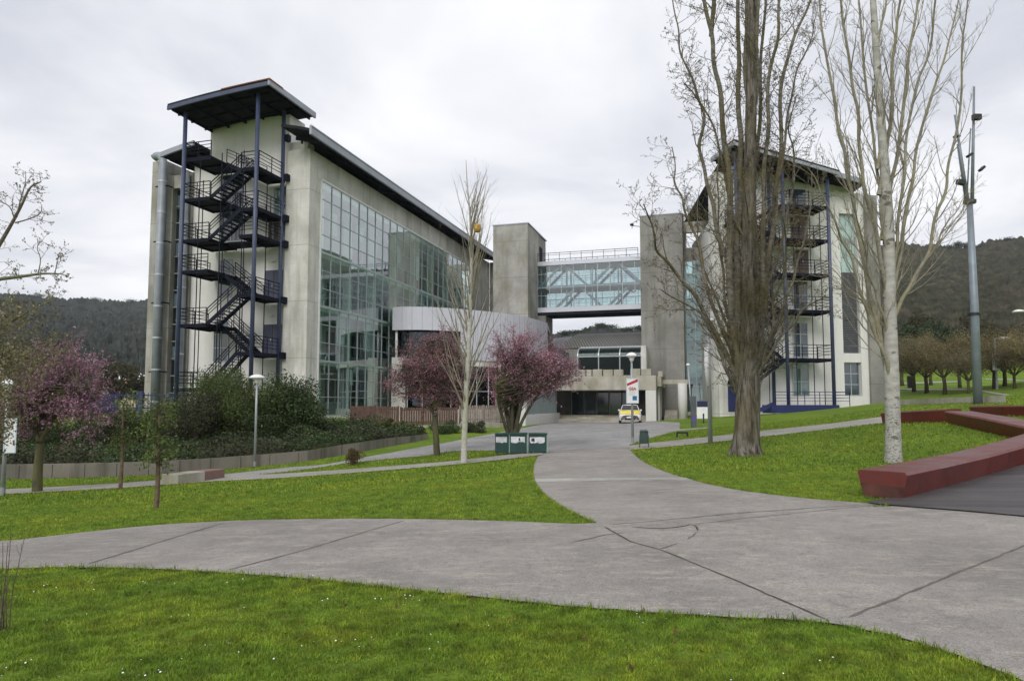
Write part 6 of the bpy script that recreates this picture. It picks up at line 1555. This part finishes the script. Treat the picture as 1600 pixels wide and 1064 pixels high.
# ------------------------------------------------------------ concrete block bench on the left lawn
a = gp(278,757.5); c = gp(351,747); e = thing('concrete_bench', a, 'low oblong concrete block bench with reddish end beside the lower path', 'bench')
tdir = (c-a).normalized(); nr = V3(-tdir.y,tdir.x,0)
def blk(p, q, h, m, mat, nm): MB().hexa([p-V3(0,0,.1),q-V3(0,0,.1),q+nr*.6-V3(0,0,.1),p+nr*.6-V3(0,0,.1),p+V3(0,0,h),q+V3(0,0,h),q+nr*.6+V3(0,0,h),p+nr*.6+V3(0,0,h)]).build(nm, mat, m, bevel=.015)
mdl = a.lerp(c,.55); blk(a, mdl, .34, e, m_lintel, 'seat_block'); blk(mdl+tdir*.01, c, .34, e, M_concrete('reddish_concrete', (.26,.17,.14), .5, .4, 0, 0, .2), 'reddish_block')
# ------------------------------------------------------------ fences
def fence_px(name, pts, label, mat, h, step, w, grp=None, rails=2, postm=None):
    P = [V3(*p) for p in pts]; e = thing(name, P[0], label, 'fence', grp); m = MB()
    for a, c in zip(P, P[1:]):
        n = max(1, int((c-a).length/step)); d = (c-a)/n
        for i in range(n): p = a+d*(i+.5); m.bar(p, p+V3(0,0,h), w, .03)
        for k in range(rails): z = V3(0,.04,h*(.15+.7*k/max(1,rails-1))); m.bar(a+z, c+z, .04, .08)
    m.build('pickets', mat, e)
    m = MB()
    for p in P: m.bar(p-V3(0,0,.2), p+V3(0,0,h+.05), .1)
    m.build('posts', postm or mat, e)
m_brownw = M_plain('brown_wood', (.10,.055,.04), .8, 0, .4, 4); m_greyw = M_plain('weathered_wood', (.22,.18,.155), .85, 0, .35, 4)
fa = [atY(548,662,47),atY(585,662,46.5),atY(622,663,46.5)]; fa2 = [atY(626,663,46.5),atY(660,663,47),atY(714,662,48)]; fb = [atY(718,660,49),atY(755,659,50),atY(795,658,51.5)]
fence_px('wooden_fence', fa, 'dark brown close boarded fence below the glass office front', m_brownw, 1.2, .16, .135)
fence_px('wooden_fence', fa2, 'dark brown close boarded fence behind the dark red plum tree', m_brownw, 1.15, .16, .135)
fence_px('wooden_fence', fb, 'weathered grey brown picket fence behind the slim white trunk', m_greyw, 1.2, .19, .12)
e = thing('garden_wall', atY(660,670,47), 'low concrete wall under the wooden fences', 'wall')
m = MB(); GW = [atY(548,672,46.9),atY(622,676,46.3),atY(714,672,47.8),atY(795,669,51.2)]
for a, c in zip(GW, GW[1:]): m.hexa([(a[0],a[1]-.1,-1.2),(c[0],c[1]-.1,-1.2),(c[0],c[1]+.25,-1.2),(a[0],a[1]+.25,-1.2),(a[0],a[1]-.1,a[2]+.42),(c[0],c[1]-.1,c[2]+.42),(c[0],c[1]+.25,c[2]+.42),(a[0],a[1]+.25,a[2]+.42)])
m.build('wall', m_lintel, e)
fl = [atY(150,642,46),atY(222,642,46.5),atY(262,642,46.8),atY(300,642,46.2),atY(345,642,45.5)]
fence_px('blue_railing', fl, 'deep blue metal railing at the foot of the left office end wall', m_blue2, 1.25, .22, .03, None, 2)
p = atY(222,628,46.4); MB_ = thing('blue_gate', (p[0],46.3,p[2]-1), 'solid deep blue gate panel at the left building edge', 'gate')
MB().box((p[0]-.22,46.2,p[2]-1.2),(p[0]+.12,46.3,p[2]+.75)).build('panel', m_blue2, MB_); MB().box((p[0]-.3,46.18,p[2]-1.2),(p[0]-.23,46.32,p[2]+.8)).build('gate_post', m_blue2, MB_)
fence_px('blue_railing', [atY(110,645,47),atY(182,643,46.8)], 'blue fence with solid panels seen behind the pink tree', m_blue2, 1.2, .12, .10, None, 2)
# ------------------------------------------------------------ car
def car():
    b = gp(984.5, 661.5); D = b.y; w = 1.73; Lg = 4.0
    e = thing('parked_car', b, 'small white hatchback with yellow bonnet parked facing us at the porch steps', 'car')
    my = M_plain('car_yellow', (.72,.55,.008), .3, 0, .04); mw = M_plain('car_white', (.7,.7,.7), .3, 0, .04); mg = M_plain('car_glass', (.02,.022,.028), .25, 0, .1, 3, 0, .3)
    X = b.x; Y = b.y; Z = b.z
    secs = [ # y, half width, z bottom, z shoulder, z top, top half width
        (0.0,.62,.30,.55,.60,.50),(.06,.78,.22,.60,.70,.62),(.35,.85,.2,.70,.84,.72),(.95,.865,.2,.86,.97,.74),(1.25,.865,.2,.90,1.02,.74),(1.9,.865,.2,.92,1.02,.74),(3.3,.865,.22,.95,1.02,.74),(3.85,.82,.26,.94,1.0,.70),(4.0,.74,.36,.80,.86,.62)]
    rows = []
    for y, hw, zb, zs, zt, tw in secs:
        rows.append([(X-hw*.96,Y+y,Z+zb),(X-hw,Y+y,Z+(zb+zs)*.55),(X-hw*.98,Y+y,Z+zs),(X-tw,Y+y,Z+zt),(X,Y+y,Z+zt+.02),(X+tw,Y+y,Z+zt),(X+hw*.98,Y+y,Z+zs),(X+hw,Y+y,Z+(zb+zs)*.55),(X+hw*.96,Y+y,Z+zb)])
    m = MB().grid(rows); n = 9
    m.f.append(tuple(range(9))); m.f.append(tuple((len(rows)-1)*9+i for i in range(9))[::-1])
    m.build('body', mw, e, True, fix=False)
    m = MB().grid([[(X-.68,Y+.06,Z+.715),(X,Y+.03,Z+.745),(X+.68,Y+.06,Z+.715)],[(X-.74,Y+.37,Z+.87),(X,Y+.35,Z+.905),(X+.74,Y+.37,Z+.87)],[(X-.745,Y+1.0,Z+.995),(X,Y+1.0,Z+1.02),(X+.745,Y+1.0,Z+.995)]]); m.build('bonnet', my, e, True, fix=False)
    cab = [(1.0,.745,1.0,1.0),(1.75,.60,1.40,0),(2.2,.59,1.455,0),(3.2,.57,1.40,0),(3.8,.66,1.0,0)]
    rows = [[(X-.75,Y+1.0,Z+.99),(X-.745,Y+1.0,Z+1.0),(X,Y+.95,Z+1.01),(X+.745,Y+1.0,Z+1.0),(X+.75,Y+1.0,Z+.99)],
            [(X-.77,Y+1.75,Z+1.0),(X-.60,Y+1.72,Z+1.40),(X,Y+1.68,Z+1.43),(X+.60,Y+1.72,Z+1.40),(X+.77,Y+1.75,Z+1.0)],
            [(X-.77,Y+2.3,Z+1.0),(X-.59,Y+2.3,Z+1.44),(X,Y+2.3,Z+1.475),(X+.59,Y+2.3,Z+1.44),(X+.77,Y+2.3,Z+1.0)],
            [(X-.76,Y+3.2,Z+1.0),(X-.57,Y+3.2,Z+1.39),(X,Y+3.2,Z+1.43),(X+.57,Y+3.2,Z+1.39),(X+.76,Y+3.2,Z+1.0)],
            [(X-.70,Y+3.85,Z+.98),(X-.62,Y+3.84,Z+1.0),(X,Y+3.84,Z+1.0),(X+.62,Y+3.84,Z+1.0),(X+.70,Y+3.85,Z+.98)]]
    MB().grid(rows).build('cabin', mw, e, True, fix=False)
    MB().poly([(X-.66,Y+.98,Z+1.06),(X+.66,Y+.98,Z+1.06),(X+.54,Y+1.60,Z+1.40),(X-.54,Y+1.60,Z+1.40)]).build('windscreen', mg, e)
    for s in (-1,1):
        MB().poly([(X+s*.775,Y+1.35,Z+1.03),(X+s*.62,Y+1.9,Z+1.38),(X+s*.60,Y+3.1,Z+1.36),(X+s*.775,Y+3.4,Z+1.03)]).build('side_window', mg, e)
        MB().box((X+s*.86-.07,Y+1.25,Z+.95),(X+s*.86+.07,Y+1.4,Z+1.08)).build('mirror', mw, e, bevel=.02)
        MB().hexa([(X+s*.45,Y+.02,Z+.56),(X+s*.80,Y+.22,Z+.60),(X+s*.80,Y+.3,Z+.60),(X+s*.45,Y+.1,Z+.56),(X+s*.42,Y+.04,Z+.68),(X+s*.82,Y+.25,Z+.78),(X+s*.8,Y+.35,Z+.78),(X+s*.42,Y+.12,Z+.68)]).build('headlight', M_plain('headlight_glass', (.35,.37,.4), .1, 0, .1, 9, 0, 1.), e)
        MB().box((X+s*.62-.08,Y-.02,Z+.30),(X+s*.62+.08,Y+.05,Z+.40)).build('fog_light', m_black, e)
        for yy in (.75, 3.3):
            wh = MB().tube([(X+s*.70,Y+yy,Z+.3),(X+s*.875,Y+yy,Z+.3)], .3, 18).build('wheel', m_black, e)
            MB().tube([(X+s*.877,Y+yy,Z+.3),(X+s*.885,Y+yy,Z+.3)], .19, 14).build('rim', m_silver, wh)
    MB().box((X-.40,Y-.015,Z+.26),(X+.40,Y+.02,Z+.40)).build('lower_grille', m_black, e, bevel=.01)
    MB().box((X-.40,Y-.01,Z+.56),(X+.40,Y+.03,Z+.62)).build('upper_grille', m_black, e)
    MB().add([(X,Y-.03,Z+.53),(X+.05,Y-.03,Z+.59),(X,Y-.03,Z+.66),(X-.05,Y-.03,Z+.59)], [(0,1,2,3)]).build('badge', m_silver, e)
    MB().box((X-.26,Y-.025,Z+.42),(X+.26,Y-.0,Z+.52)).build('number_plate', m_white, e)
    e.rotation_euler = (0,0,-math.atan2(X,Y))
car()
# ------------------------------------------------------------ camera
cam = bpy.data.cameras.new('camera'); cam.lens = 24.0*(F/1066.667); cam.sensor_width = 36; cam.clip_end = 6000; cam.clip_start = .05
cam.shift_y = (CY-532)/1600
co = bpy.data.objects.new('camera', cam); COL.objects.link(co); co.location = (0,0,HC); co.rotation_euler = (R(90)+TH, 0, 0)
SC.camera = co
# thin air over the valley
hz = MB().box((-2300,-120,-40),(2300,2300,420)).build('haze', bpy.data.materials.new('haze_air'), fix=True); tag(hz, kind='stuff')
hm = hz.data.materials[0]; hm.use_nodes = True; hm.node_tree.nodes.clear(); ho = hm.node_tree.nodes.new('ShaderNodeOutputMaterial'); hv = hm.node_tree.nodes.new('ShaderNodeVolumePrincipled')
hv.inputs['Color'].default_value = (.86,.91,1,1); hv.inputs['Density'].default_value = .00012; hm.node_tree.links.new(hv.outputs[0], ho.inputs['Volume'])
tag(hz, 'thin pale haze over the valley', 'haze')
SC.view_settings.view_transform = 'Standard'; SC.view_settings.look = 'None'; SC.view_settings.exposure = .4; SC.view_settings.gamma = 1
SC.render.engine = 'CYCLES'; SC.cycles.use_denoising = True
try: SC.cycles.denoiser = 'OPENIMAGEDENOISE'
except Exception: pass
SC.cycles.max_bounces = 8; SC.cycles.transparent_max_bounces = 16; SC.cycles.diffuse_bounces = 3; SC.cycles.glossy_bounces = 3
SC.cycles.use_adaptive_sampling = True; SC.cycles.adaptive_threshold = .015
SC.render.film_transparent = False
